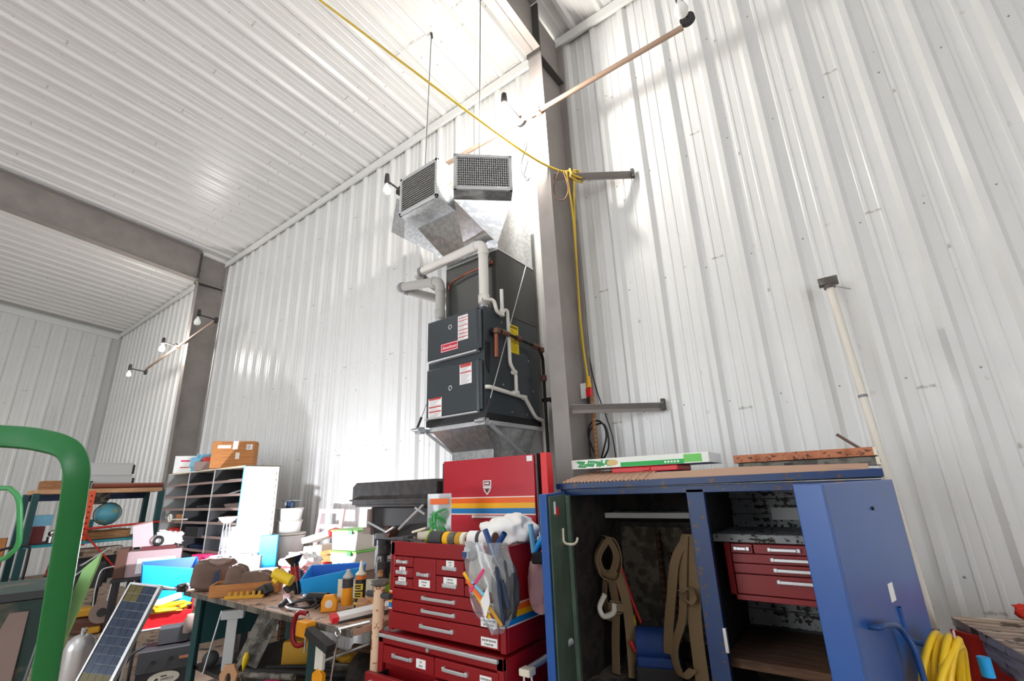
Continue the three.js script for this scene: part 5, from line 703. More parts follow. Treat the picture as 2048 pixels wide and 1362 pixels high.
{ const o = thing('cordless_drill', 'yellow and black cordless drill lying on its battery', 'drill', [-3.60, BT + 0.004, 1.44], 0.5); part('battery', bx(0.12, 0.07, 0.085, -0.06, 0.06, 0.02, 0.01).rotateZ(0.5), M.black, o); part('handle', bar([-0.01, 0.08, 0.0], [0.05, 0.16, 0], 0.045, 0.04, 0.01), M.yellowTool, o); const g = new THREE.CylinderGeometry(0.034, 0.036, 0.15, 18); g.rotateZ(1.2); part('motor_body', at(g, 0.07, 0.12, 0.03), M.yellowTool, o); part('chuck', rod([0.1, 0.06, 0.03], [0.13, 0.02, 0.03], 0.022, 14, 0.014), M.dark, o); part('trigger', bx(0.02, 0.03, 0.02, 0.0, 0.13, 0.03), M.dark, o); }
{ const o = thing('flashlight', 'red and black upright torch with wide black head', 'torch', [-3.52, BT + 0.001, 1.34], 0.6); part('barrel', rod([0.03, 0.0, 0], [-0.02, 0.21, 0], 0.024, 16, 0.03), M.blackGloss, o); part('red_band', rod([0.012, 0.08, 0.004], [-0.013, 0.18, 0.004], 0.0285, 16, 0.031), M.red, o, 'red sleeve'); part('head', rod([-0.018, 0.2, 0], [-0.028, 0.245, 0], 0.034, 18, 0.062), M.black, o); }
one('grey_cup', 'dark grey beaker behind the torch', 'cup', lathe([[0.001, 0], [0.05, 0], [0.056, 0.13], [0.05, 0.13], [0.045, 0.01], [0.001, 0.01]], 20), M.charcoal, [-3.68, BT, 1.25]);
function pliers(name, label, m, pos, ry, s = 1) { const o = thing(name, label, 'tool', pos, ry); part('blade', extr([[0, 0], [0.16 * s, 0.012 * s], [0.22 * s, 0.03 * s], [0.17 * s, 0.045 * s], [0, 0.035 * s]], 0.014, 0.003).rotateX(-Math.PI / 2).translate(0, 0.004, 0), m, o); part('grip', [rod([0, 0.014, -0.008], [-0.15 * s, 0.016, 0.02], 0.013), rod([0, 0.014, -0.03], [-0.15 * s, 0.016, -0.05], 0.013)], M.black, o); return o; }
pliers('hand_planer', 'pale pink and black hand tool lying near the bench edge', M.pinkPaper, [-3.28, BT, 1.50], 2.6, 1.1);
pliers('side_cutter', 'silver pliers lying behind the pale tool', M.zinc, [-3.16, BT, 1.40], 2.8, 0.9);
pliers('side_cutter', 'tan handled cutter in the middle of the bench', M.tan, [-3.05, BT, 1.36], 0.3, 0.9);
one('cable_tangle', 'tangle of dark and white cable on the bench', 'cable', [tube([[-0.14, 0.008, 0.05], [-0.08, 0.03, 0.0], [0.02, 0.05, -0.03], [0.1, 0.02, 0.0], [0.05, 0.01, 0.06], [-0.06, 0.01, 0.09]], 0.007, 50), tube([[-0.1, 0.012, 0.08], [0.0, 0.04, 0.02], [0.1, 0.03, -0.05], [0.14, 0.01, 0.02]], 0.006, 40)], M.dark, [-3.05, BT, 1.52]);
one('grinder_body', 'black angle grinder body among the cables', 'grinder', [rod([-0.07, 0.04, 0.0], [0.08, 0.045, 0.01], 0.032, 16), (() => { const g = new THREE.CylinderGeometry(0.05, 0.05, 0.008, 20); g.rotateX(0.3); return at(g, 0.09, 0.03, 0.01); })()], M.blackGloss, [-3.02, BT, 1.46], 0.3);
one('white_cable_tail', 'white cable tail draped at the bench edge', 'cable', tube([[-0.15, 0.007, 0.02], [-0.05, 0.012, 0.05], [0.06, 0.01, 0.03], [0.14, 0.008, 0.06]], 0.007, 30), M.white, [-3.00, BT, 1.58]);
{ const o = thing('tape_measure', 'amber tape measure standing near the bench edge', 'tape measure', [-2.80, BT, 1.52], 0.8); part('case', extr([[-0.04, 0], [0.04, 0], [0.042, 0.05], [0.02, 0.08], [-0.03, 0.08], [-0.042, 0.05]], 0.035, 0.005).translate(0, 0.006, -0.02), M.amber, o); const g = new THREE.CylinderGeometry(0.022, 0.022, 0.004, 18); g.rotateX(Math.PI / 2); part('badge', at(g, 0, 0.045, 0.022), M.offwhite, o); }
{ const o = thing('spray_can', 'amber spray can with grey cap on the bench', 'can', [-2.86, BT, 1.36]); part('body', cyl(0.034, 0.12), M.amber, o); part('band', cyl(0.0345, 0.05, 0, 0.10, 0), M.charcoal, o); part('cap', lathe([[0.001, 0.15], [0.032, 0.15], [0.032, 0.165], [0.014, 0.19], [0.012, 0.205], [0.001, 0.205]], 16), M.greyLight, o); }
{ const o = thing('caulk_tube', 'caulk tube with yellow lettering and pale nozzle', 'tube', [-2.70, BT, 1.38]); const tx = canvasTex(128, 256, (g, w, h) => { g.fillStyle = '#1d201c'; g.fillRect(0, 0, w, h); g.fillStyle = '#d6742a'; g.fillRect(0, 0, w, 30); g.fillStyle = '#e3c62e'; g.lineWidth = 8; g.strokeStyle = '#e3c62e'; for (const y of [66, 126]) for (const x of [18, 68]) { g.strokeRect(x, y, 36, 40); g.fillRect(x + 12, y + 18, 24, 6); } g.fillRect(0, 200, w, 20); });
  const b = new THREE.Mesh(new THREE.CylinderGeometry(0.033, 0.033, 0.185, 24), new THREE.MeshStandardMaterial({ map: tx, roughness: 0.5 })); b.name = 'barrel'; b.position.y = 0.0925; b.rotation.y = 2.4; b.castShadow = b.receiveShadow = true; o.add(b); part('shoulder', lathe([[0.001, 0.185], [0.033, 0.185], [0.032, 0.195], [0.014, 0.21], [0.008, 0.265], [0.001, 0.268]], 18), M.cream, o); }
one('paint_brush', 'pale bristle brush standing before the caulk tube', 'brush', hull([[-0.045, 0, -0.01], [0.045, 0, -0.01], [-0.045, 0, 0.01], [0.045, 0, 0.01], [-0.02, 0.085, -0.008], [0.02, 0.085, -0.008], [-0.02, 0.085, 0.008], [0.02, 0.085, 0.008]]), M.paleCard, [-2.57, BT, 1.46], 0.8);
one('folded_paper_box', 'cream folded paper packet with yellow print behind the cans', 'packet', hull([[-0.1, 0.02, 0.08], [0.1, 0.0, 0.08], [-0.13, 0.11, -0.02], [0.12, 0.09, -0.06], [-0.1, 0.0, 0.06], [0.11, 0.09, -0.08], [-0.12, 0.10, -0.04]]), M.cream, [-3.02, BT, 1.18], 0.7);
one('lime_box', 'lime green and black carton behind the caulk tube', 'box', [bx(0.12, 0.13, 0.06, 0, 0.066, 0, 0.003)], M.lime, [-2.95, BT, 0.98], 0.7);
one('black_lid_box', 'black box standing on the lime carton', 'box', [bx(0.122, 0.08, 0.062, 0, 0.041, 0, 0.003)], M.black, [-2.95, BT + 0.132, 0.98], 0.7);
one('grey_handset', 'pale grey ribbed plastic cover leaning behind the drill press chuck', 'cover', [bx(0.09, 0.17, 0.03, 0, 0.18, 0, 0.014), bx(0.1, 0.11, 0.02, 0.01, 0.085, 0.03, 0.008).rotateX(-0.3), ...[0, 1, 2, 3].map(i => bx(0.008, 0.08, 0.006, -0.02 + i * 0.02, 0.09, 0.02).rotateX(-0.3))], M.greyLight, [-3.12, BT, 0.90], 0.7);
one('cyan_bottle', 'white bottle with cyan band beside the drill press', 'bottle', [lathe([[0.001, 0], [0.045, 0], [0.045, 0.2], [0.03, 0.26], [0.02, 0.3], [0.001, 0.3]], 20)], M.paleBlue, [-2.40, BT, 0.832]);
one('spoon_pile', 'heap of small bronze fittings near the drill press', 'fittings', blob(0.12, 0.07, 0.12, 71, 0.25, 4), M.tan, [-2.57, BT, 1.36]);
one('red_glove', 'red and black work glove beside the drill press', 'glove', blob(0.13, 0.06, 0.1, 73, 0.2, 3), M.redPaint, [-2.61, BT, 1.23]);
{ const o = thing('spirit_level', 'long white spirit level with red end lying over the bench', 'level', [-2.48, BT + 0.03, 1.40], 0); part('beam', bar([-0.04, 0.0, 0.26], [0.1, 0.02, -0.28], 0.055, 0.028), M.white, o); part('end_cap', bar([-0.047, -0.002, 0.285], [-0.037, 0.0, 0.25], 0.058, 0.031), M.redBright, o, 'red end cap'); part('web', bar([-0.036, -0.016, 0.25], [0.1, 0.004, -0.27], 0.05, 0.01), M.charcoal, o); }
{ const o = thing('rail_clamp', 'amber clamp head and dark channel at the bench corner', 'clamp', [-2.60, BT - 0.06, 1.70], 0); part('clamp_head', bx(0.10, 0.075, 0.06, -0.08, 0.035, 0.035, 0.006), M.amber, o); part('channel', [bar([-0.02, 0.035, 0.05], [0.19, -0.02, 0.05], 0.04, 0.05)], M.dark, o); }
{ const o = thing('c_clamp', 'red c-clamp gripping the bench edge', 'clamp', [-2.78, BT, 1.70], 0.4); part('frame', tube([[0.03, 0.03, 0], [-0.03, 0.03, 0], [-0.055, -0.03, 0], [-0.05, -0.10, 0], [-0.02, -0.13, 0], [0.03, -0.12, 0]], 0.013, 40), M.red, o); part('screw', [rod([0.03, -0.16, 0], [0.03, -0.04, 0], 0.006), rod([0.03, 0.03, 0], [0.03, 0.012, 0], 0.01)], M.zinc, o); }
{ const o = thing('hanging_level', 'amber and white bar level hanging from the bench corner', 'level', [-2.545, 0.40, 1.72], 0.15); part('white_bar', bx(0.06, 0.16, 0.02, 0, 0.36, 0), M.offwhite, o); part('amber_body', extr([[-0.035, 0.02], [0.035, 0.02], [0.045, 0.05], [0.035, 0.10], [0.035, 0.26], [0.0, 0.285], [-0.035, 0.26]], 0.022, 0.003, [[[0.005, 0.045], [0.03, 0.045], [0.03, 0.085], [0.005, 0.085]]]).translate(0, 0, -0.011), M.amber, o); part('leg_bar', [bx(0.018, 0.42, 0.018, -0.022, -0.19, 0), bx(0.018, 0.42, 0.018, 0.018, -0.19, 0)], M.orange, o); }
one('ring_spanner', 'chrome ring spanner hanging before the drill press base', 'spanner', [rod([0.0, 0.0, 0], [0.02, 0.14, 0], 0.006), new THREE.TorusGeometry(0.022, 0.006, 8, 18).translate(0.024, 0.165, 0), rod([0.03, 0.18, 0], [0.18, 0.215, -0.08], 0.009), rod([-0.02, -0.1, 0], [0.0, 0.0, 0], 0.005)], M.chrome, [-2.44, 0.70, 1.71], 0);

/* drill press */
{ const o = thing('drill_press', 'dark greasy drill press with long belt cover, left of the red chest', 'drill press', [-2.62, 0.881, 1.08]);
  pw('belt_cover', [extr([[-3.075, 1.475], [-2.22, 1.475], [-2.22, 1.60], [-2.25, 1.615], [-3.04, 1.615], [-3.075, 1.59]], 0.26, 0.006).translate(0, 0, 0.95), box2(-3.09, -2.21, 1.495, 1.507, 0.93, 1.23, 0.002), box2(-3.06, -2.23, 1.455, 1.49, 0.96, 1.2, 0.004)], M.grease, o);
  pw('head', [box2(-2.86, -2.30, 1.24, 1.455, 0.98, 1.17, 0.012), box2(-2.93, -2.83, 1.27, 1.455, 1.0, 1.16, 0.01)], M.dark, o); pw('quill_housing', [cyl(0.055, 0.16, -2.88, 1.20, 1.1), cyl(0.048, 0.10, -2.82, 1.14, 1.12)], M.dark, o);
  pw('depth_gauge', [rod([-2.92, 1.28, 1.17], [-2.92, 1.44, 1.17], 0.022), bx(0.085, 0.04, 0.05, -2.92, 1.30, 1.17)], M.suede, o, 'pale depth gauge'); pw('spindle', [cyl(0.05, 0.055, -2.80, 1.155, 1.13), cyl(0.022, 0.08, -2.80, 1.09, 1.13), cyl(0.05, 0.07, -2.80, 1.035, 1.13), cyl(0.04, 0.055, -2.80, 0.985, 1.13, 0.044)], M.grease, o, 'chuck and spindle');
  pw('feed_hub', [(() => { const g = new THREE.CylinderGeometry(0.035, 0.035, 0.06, 16); g.rotateX(Math.PI / 2); return at(g, -2.66, 1.30, 1.20); })()], M.brownBox, o); pw('feed_lever', [rod([-2.66, 1.30, 1.23], [-2.83, 1.36, 1.25], 0.009)], M.zinc, o); pw('feed_lever', [rod([-2.66, 1.30, 1.23], [-2.55, 1.335, 1.26], 0.009)], M.zinc, o); pw('feed_lever', [rod([-2.55, 1.32, 1.22], [-2.34, 1.47, 1.20], 0.009), rod([-2.40, 1.45, 1.22], [-2.33, 1.41, 1.2], 0.008)], M.greyLight, o);
  pw('column', cyl(0.045, 0.56, -2.50, 0.90, 1.02), M.grease, o); pw('base', box2(-2.70, -2.36, 0.881, 0.915, 0.89, 1.15, 0.01), M.grease, o); }
{ const o = thing('t_handle_pole', 'peeling rust coloured post with crossbar beside the red chest', 'post', [-2.205, 0, 1.63]); part('post', rod([0, 0, 0], [0.01, 1.11, 0], 0.029, 16), M.peel, o); part('collar', lathe([[0.028, 1.085], [0.046, 1.095], [0.046, 1.115], [0.001, 1.118]], 20).translate(0.01, 0, 0), M.greyGrease, o); part('knob', cyl(0.014, 0.03, 0.01, 1.13, 0), M.wood, o); part('crossbar', rod([-0.085, 1.045, 0], [0.10, 1.045, 0], 0.015), M.charcoal, o, 'grey steel crossbar'); }

/* under the bench */
const US = 0.366;
{ const o = thing('steel_channel', 'upright grey steel channel standing under the bench', 'beam', [-4.05, US, 1.50], 0.9); part('flange', bx(0.07, 0.34, 0.012, 0, 0.17, 0), M.greyLight, o); part('cap', bx(0.15, 0.06, 0.05, 0.0, 0.36, 0, 0.004), M.greyLight, o); part('web', bx(0.012, 0.34, 0.06, -0.03, 0.17, -0.03), M.grey, o); part('wire', rod([-0.14, 0.0, 0.03], [-0.08, 0.39, 0.0], 0.006), M.zinc, o); }
one('sheet_strut', 'dull grey bent sheet strut leaning behind the channel', 'strut', [bar([-0.14, 0.0, 0], [0.12, 0.42, -0.05], 0.03, 0.012), bar([-0.08, 0.03, -0.05], [0.08, 0.42, -0.08], 0.16, 0.008)], M.greyGrease, [-3.85, US, 1.40], 0.7);
one('dark_ball', 'dark round weight at the lower shelf corner', 'weight', new THREE.SphereGeometry(0.055, 20, 14).translate(0, 0.055, 0), M.charcoal, [-4.23, US, 1.54]);
one('yellow_block', 'mustard plastic block under the bench', 'block', [bx(0.24, 0.17, 0.14, 0, 0.10, 0, 0.02), bx(0.12, 0.05, 0.1, 0.16, 0.13, 0, 0.01)], M.mustard, [-3.62, US, 1.18], 0.6);
one('screwdriver', 'slim yellow screwdriver handle under the bench', 'tool', [lathe([[0.001, 0.0], [0.006, 0.01], [0.018, 0.05], [0.02, 0.09], [0.012, 0.12], [0.001, 0.125]], 12).rotateZ(-0.2), rod([0, 0, 0], [-0.02, -0.05, 0], 0.004)], M.yellowTool, [-3.74, US + 0.05, 1.53]);
for (const [a, b, r, lab] of [[[-0.55, 0.03, 0.06], [0.55, 0.14, -0.12], 0.022, 'medium dark pipe sloping under the bench'], [[-0.5, 0.03, -0.06], [0.6, 0.17, -0.24], 0.014, 'thinnest dark pipe sloping under the bench'], [[-0.4, 0.05, 0.14], [0.5, 0.08, 0.04], 0.028, 'thickest dark pipe lying under the bench']]) one('steel_pipe', lab, 'pipe', rod(a, b, r), M.dark, [-3.25, US, 1.42], 0, 'dark pipes under the bench');
one('steel_tube_length', 'grey steel tube lying in front of the dark pipes', 'tube', [rod([-0.3, 0.0, 0.05], [0.25, 0.05, -0.05], 0.018)], M.greyGrease, [-3.35, US + 0.08, 1.58]);
{ const o = thing('grey_pail', 'grey green plastic pail low under the bench', 'bucket', [-3.05, US, 1.15]); part('body', lathe([[0.001, 0], [0.12, 0], [0.135, 0.13], [0.14, 0.135], [0.14, 0.15], [0.128, 0.15], [0.12, 0.02], [0.001, 0.02]], 24), M.greyGrease, o); part('content', blob(0.2, 0.06, 0.2, 81, 0.15, 3).translate(0, 0.12, 0), M.mustard, o); }
one('red_bottle', 'red plastic bottle lying at the lower shelf front', 'bottle', [rod([-0.13, 0.045, 0], [0.05, 0.05, 0], 0.044, 16), rod([0.05, 0.05, 0], [0.2, 0.075, -0.03], 0.02)], M.pinkRed, [-3.30, US, 1.52]);
one('plastic_pull', 'beige plastic grip with oval hole in front of the bench', 'handle', extr([[-0.05, 0.14], [-0.025, 0.19], [0.025, 0.19], [0.05, 0.14], [0.03, 0.03], [0.02, -0.12], [-0.02, -0.12], [-0.03, 0.03]], 0.02, 0.004, [circlePts(0, 0.115, 0.02, 16, 1.9)]), M.tan, [-3.56, 0.345, 1.70], 0.8);
one('steel_rod', 'thin steel rod slanting low near the chest', 'rod', rod([-0.2, 0, 0.12], [0.1, 0.11, 0.0], 0.008), M.zinc, [-2.50, 0.66, 1.52]);
one('wooden_stick', 'short brown stick lying on the dark motor near the chest', 'stick', rod([-0.2, 0.02, 0], [0.12, 0.04, 0], 0.02), M.darkwood, [-2.50, 0.66, 1.40]);
one('motor_lump', 'dark greasy motor under the drill press table', 'motor', [rod([-0.1, 0.16, 0], [0.1, 0.16, 0], 0.11, 20), bx(0.24, 0.06, 0.18, 0, 0.03, 0), rod([0.1, 0.16, 0], [0.15, 0.16, 0], 0.03)], M.grease, [-2.54, 0.401, 1.38]);
one('crate', 'dark wooden crate standing under the drill press', 'crate', [box2(-0.25, 0.25, 0, 0.03, -0.2, 0.2), box2(-0.25, 0.25, 0.03, 0.39, 0.17, 0.2), box2(-0.25, 0.25, 0.03, 0.39, -0.2, -0.17), box2(-0.25, -0.22, 0.03, 0.39, -0.17, 0.17), box2(0.22, 0.25, 0.03, 0.39, -0.17, 0.17), box2(-0.25, 0.25, 0.38, 0.40, -0.2, 0.2)], M.darkwood, [-2.495, 0, 1.40]);
{ const o = thing('welder', 'dark welding machine with cream oval sticker left of the bench', 'welder', [-4.80, 0, 1.62], 1.2); part('case', bx(0.36, 0.44, 0.30, 0, 0.235, 0.0, 0.006), M.dark, o); part('front_panel', extr([[-0.18, 0.32], [0.18, 0.32], [0.18, 0.46], [-0.18, 0.46]], 0.02, 0.003).translate(0, 0, 0.15), M.charcoal, o); part('knob', [rod([-0.08, 0.39, 0.17], [-0.08, 0.39, 0.2], 0.016, 12)], M.black, o); part('knob', [rod([0.03, 0.40, 0.17], [0.03, 0.40, 0.2], 0.016, 12)], M.black, o); part('rust_strip', bx(0.06, 0.018, 0.004, 0.11, 0.39, 0.175), M.rust, o);
  const st = new THREE.Mesh(new THREE.CylinderGeometry(0.1, 0.1, 0.004, 32), new THREE.MeshStandardMaterial({ color: '#ddd6c4', roughness: 0.6 })); st.name = 'oval_sticker'; st.userData.label = 'cream oval sticker'; st.rotation.x = Math.PI / 2; st.scale.z = 0.45; st.position.set(0.0, 0.265, 0.155); st.castShadow = st.receiveShadow = true; o.add(st);
  decal('sticker_print', 0.15, 0.05, canvasTex(192, 64, (g, w, h) => { g.fillStyle = '#ddd6c4'; g.fillRect(0, 0, w, h); g.fillStyle = '#1c1a1a'; g.font = 'italic bold 30px sans-serif'; g.fillText('GWELD', 70, 48); g.beginPath(); g.moveTo(8, 52); g.lineTo(40, 20); g.lineTo(60, 40); g.lineTo(30, 44); g.fill(); g.fillRect(70, 8, 50, 10); }), o, [0, 0.265, 0.1585]); part('yellow_label', bx(0.16, 0.05, 0.003, 0.0, 0.19, 0.152), M.mustard, o); part('foot', [bx(0.05, 0.016, 0.05, -0.14, 0.008, 0.1), bx(0.05, 0.016, 0.05, 0.14, 0.008, 0.1), bx(0.05, 0.016, 0.05, -0.14, 0.008, -0.1), bx(0.05, 0.016, 0.05, 0.14, 0.008, -0.1)], M.black, o); part('power_lead', tube([[-0.16, 0.47, 0.0], [-0.24, 0.42, 0.05], [-0.3, 0.25, 0.12], [-0.32, 0.02, 0.15]], 0.012, 30), M.black, o); }
one('control_box', 'grey sheet metal box standing on the welder', 'box', [bx(0.2, 0.11, 0.16, 0, 0.056, 0, 0.004), bx(0.12, 0.06, 0.12, 0.17, 0.031, 0.02, 0.004)], M.charcoal, [-4.85, 0.462, 1.58], 1.2);
one('glue_bottle', 'beige bottle on the welder right side', 'bottle', lathe([[0.001, 0], [0.04, 0], [0.04, 0.09], [0.025, 0.115], [0.025, 0.13], [0.001, 0.135]], 16), M.suede, [-4.74, 0.525, 1.52]);

/* ---------------------------------------------------------------- left foreground */
{ const o = thing('solar_panel', 'narrow solar panel in silver frame leaning at the left', 'solar panel', [-4.36, 0, 2.16]);
  const A = V3(-4.376, 0.0, 2.442), B = V3(-4.576, 1.0, 2.092), w = V3(0.175, -0.03, -0.135); const L = B.clone().sub(A), ux = w.clone().normalize(), uy = L.clone().addScaledVector(ux, -L.dot(ux)).normalize(), uz = ux.clone().cross(uy), m4 = new THREE.Matrix4().makeBasis(ux, uy, uz).setPosition(A.clone().sub(o.position));
  const W = 0.235, H = L.length(); const put = g => g.applyMatrix4(m4);
  part('backing', put(box2(0.004, W - 0.004, 0.004, H - 0.004, -0.018, -0.004, 0)), M.white, o);
  for (const [a, b, c, d] of [[0, 0.014, 0, H], [W - 0.022, W, 0, H]]) part('frame_rail', put(box2(a, b, c, d, -0.03, 0.006, 0.002)), M.alu, o); part('frame_rail', put(box2(0, W, 0, 0.014, -0.03, 0.006, 0.002)), M.alu, o); part('frame_rail', put(box2(0, W, H - 0.014, H, -0.03, 0.006, 0.002)), M.alu, o);
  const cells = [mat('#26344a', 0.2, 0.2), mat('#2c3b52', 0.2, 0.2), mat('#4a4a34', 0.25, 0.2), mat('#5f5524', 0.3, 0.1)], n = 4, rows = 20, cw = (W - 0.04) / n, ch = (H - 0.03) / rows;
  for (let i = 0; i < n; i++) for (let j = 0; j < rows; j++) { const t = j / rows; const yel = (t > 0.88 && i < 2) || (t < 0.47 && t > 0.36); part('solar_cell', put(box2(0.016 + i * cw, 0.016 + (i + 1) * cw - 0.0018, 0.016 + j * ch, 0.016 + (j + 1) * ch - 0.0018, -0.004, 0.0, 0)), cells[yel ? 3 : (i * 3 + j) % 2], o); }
  part('prop_leg', put(bar([W - 0.01, H * 0.62, -0.02], [W + 0.06, 0.05, -0.2], 0.025, 0.012)), M.alu, o); }
{ const o = thing('gas_cylinder', 'silver gas cylinder with brass valve behind the solar panel', 'cylinder', [-6.12, 0, 1.86]); part('body', lathe([[0.001, 0], [0.10, 0], [0.115, 0.03], [0.115, 0.30], [0.10, 0.36], [0.06, 0.40], [0.03, 0.41], [0.001, 0.41]], 26), M.alu, o); part('valve', [cyl(0.02, 0.05, 0, 0.41, 0), bx(0.08, 0.03, 0.03, 0.02, 0.445, 0, 0.008)], M.zinc, o); part('latch', [bx(0.07, 0.03, 0.02, -0.02, 0.16, 0.12), bx(0.07, 0.03, 0.02, -0.02, 0.06, 0.12)], M.zinc, o); }
{ // big green hoop close to the camera
  const o = thing('green_tube_frame', 'thick green steel tube hoop close by at the left edge', 'frame', [-1.75, 0, 3.1]); const SH = V3(-0.022, -0.016, 0);
  const P = [[-2.10, 0.0, 2.87], [-1.90, 0.9, 2.94], [-1.80, 1.18, 2.975], [-1.70, 1.45, 3.01], [-1.648, 1.585, 3.028], [-1.632, 1.655, 3.04], [-1.645, 1.70, 3.062], [-1.69, 1.725, 3.11], [-1.76, 1.738, 3.18], [-1.86, 1.745, 3.30], [-1.98, 1.75, 3.42], [-2.05, 1.73, 3.48], [-2.09, 1.66, 3.50], [-2.12, 1.5, 3.5], [-2.2, 0.9, 3.47], [-2.35, 0.0, 3.42]].map(p => V3(...p));
  const curve = new THREE.CatmullRomCurve3(P), n = 90, hw = 0.027, hd = 0.02, r = 0.007; const prof = []; for (const [sx, sy] of [[1, 1], [-1, 1], [-1, -1], [1, -1]]) for (let k = 0; k < 3; k++) { const a0 = Math.atan2(sy, sx) - Math.PI / 4 + k * Math.PI / 4; prof.push([sx * (hw - r) + r * Math.cos(a0), sy * (hd - r) + r * Math.sin(a0)]); }
  const fr = []; const bin = V3(0.30, 0.02, 0.10).cross(V3(0, 1, 0)); const N0 = V3(1.62, 0.0, 0.32).normalize(); const q = [];
  for (let i = 0; i <= n; i++) { const c = curve.getPoint(i / n), t = curve.getTangent(i / n), b = N0.clone().addScaledVector(t, -N0.dot(t)).normalize(), s = b.clone().cross(t); fr.push(prof.map(([u, v]) => c.clone().addScaledVector(s, u).addScaledVector(b, v).sub(o.position).add(SH).toArray())); }
  for (let i = 0; i < n; i++) for (let k = 0; k < prof.length; k++) { const k1 = (k + 1) % prof.length; q.push([fr[i][k], fr[i][k1], fr[i + 1][k1], fr[i + 1][k]]); }
  part('tube', toCreasedNormals(quads(q), 0.7), M.greenPaint, o); part('foot_plate', [bx(0.14, 0.012, 0.1, -0.35, 0.006, -0.23), bx(0.14, 0.012, 0.1, -0.6, 0.006, 0.32)], M.greenPaint, o); }
one('green_tube_frame', 'small light green tube hoop behind the big green frame', 'frame', [tube([[-6.5, 1.72, 3.05], [-6.02, 1.70, 2.66], [-5.94, 1.68, 2.60], [-5.905, 1.6, 2.545], [-5.93, 1.42, 2.50], [-5.985, 1.24, 2.465], [-6.06, 1.16, 2.49], [-6.15, 1.11, 2.54], [-6.45, 0.98, 2.85], [-6.7, 1.1, 3.1], [-6.72, 1.6, 3.15]], 0.02, 110, 10, true), rod([-6.5, 0, 2.92], [-6.5, 1.0, 2.9], 0.03)], M.greenHoop);
one('pale_green_slat', 'tapered pale green plastic blade leaning behind the big green frame', 'slat', (() => { const q = []; for (const k of [-1, 1]) { const n = [0.6 * 0.006 * k, 0, 0.8 * 0.006 * k]; for (const [x, y, z, e] of [[-3.40, 0.64, 2.665, -1], [-3.40, 0.64, 2.665, 1], [-3.05, 1.27, 2.632, 1], [-3.028, 1.32, 2.63, 0.9], [-3.075, 1.255, 2.634, -1]]) q.push([x + 0.8 * 0.027 * e + n[0], y, z - 0.6 * 0.027 * e + n[2]]); } return hull(q); })(), M.paleGreen);
{ const o = thing('cart_tub', 'dark green canvas tub cart with black rim at lower left', 'cart', [-3.15, 0, 3.05]); const put = pts => hull(pts.map(p => [p[0] + 3.15, p[1], p[2] - 3.05]));
  part('tub', put([[-2.80, 1.19, 2.80], [-3.55, 1.19, 2.62], [-3.7, 1.19, 3.3], [-2.95, 1.19, 3.45], [-2.92, 0.35, 2.86], [-3.45, 0.35, 2.74], [-3.55, 0.35, 3.2], [-3.0, 0.35, 3.35]]), M.tub, o); part('flap', sheet(10, 8, (u, v) => [0.345 - u * 0.20 * (1 - v * 0.6) - 0.01 * v, 1.15 - v * 0.26, -0.22 + u * 0.42 * (1 - v * 0.5) + 0.03], 0.008), M.suede, o); part('rim', [bar([0.36, 1.205, -0.26], [0.21, 1.205, 0.41], 0.035, 0.03), bar([0.36, 1.205, -0.26], [-0.41, 1.205, -0.44], 0.035, 0.03)], M.black, o); part('wheel', [rod([0.2, 0.17, -0.2], [0.16, 0.17, -0.19], 0.17, 24), rod([0.1, 0.17, 0.3], [0.06, 0.17, 0.31], 0.17, 24), rod([-0.4, 0.17, -0.3], [-0.44, 0.17, -0.29], 0.17, 24), rod([-0.45, 0.17, 0.2], [-0.49, 0.17, 0.21], 0.17, 24)], M.black, o); part('chassis', bx(0.6, 0.2, 0.5, -0.1, 0.27, 0, 0.01), M.dark, o); }

/* ---------------------------------------------------------------- far left: racking */
{ const o = thing('pallet_rack', 'blue and orange pallet rack at the far wall corner', 'rack', [-9.6, 0, 1.2]);
  for (const [z, m, nm] of [[1.92, M.tealDark, 'upright'], [0.46, M.tealDark, 'upright']]) for (const x of [-9.3, -9.95]) pw(nm, box2(x - 0.04, x + 0.04, 0, 1.70, z - 0.035, z + 0.035, 0.003), m, o);
  const up = pw('upright', box2(-9.32, -9.26, 0.98, 1.72, 1.29, 1.37, 0.003), M.orangePaint, o, 'orange perforated upright'); pw('hole', Array.from({ length: 9 }, (_, i) => box2(-9.262, -9.258, 1.04 + i * 0.075, 1.06 + i * 0.075, 1.32, 1.34, 0)), M.black, up);
  pw('shelf_beam', box2(-9.30, -9.24, 1.0, 1.035, 0.46, 1.92, 0.003), M.teal, o, 'teal shelf beam'); pw('shelf_beam', box2(-9.95, -9.9, 1.0, 1.035, 0.46, 1.92, 0.003), M.teal, o); pw('shelf_deck', box2(-9.92, -9.28, 1.03, 1.045, 0.46, 1.92, 0.002), M.dark, o);
  pw('shelf_deck', box2(-9.95, -9.27, 1.69, 1.75, 0.46, 1.92, 0.004), M.paleCard, o, 'pinkish plank deck'); pw('shelf_beam', box2(-9.98, -9.94, 1.6, 1.69, 0.46, 1.92, 0.003), M.navy, o);
  pw('bottom_deck', box2(-9.95, -9.3, 0.44, 0.46, 0.46, 1.92, 0.002), M.dark, o); pw('cross_bar', rod([-9.22, 1.20, 1.33], [-9.22, 1.235, 0.42], 0.016), M.redPaint, o, 'red bar'); pw('brace', bar([-9.22, 1.16, 1.35], [-9.22, 0.62, 0.88], 0.03, 0.02), M.redPaint, o, 'red diagonal brace'); }
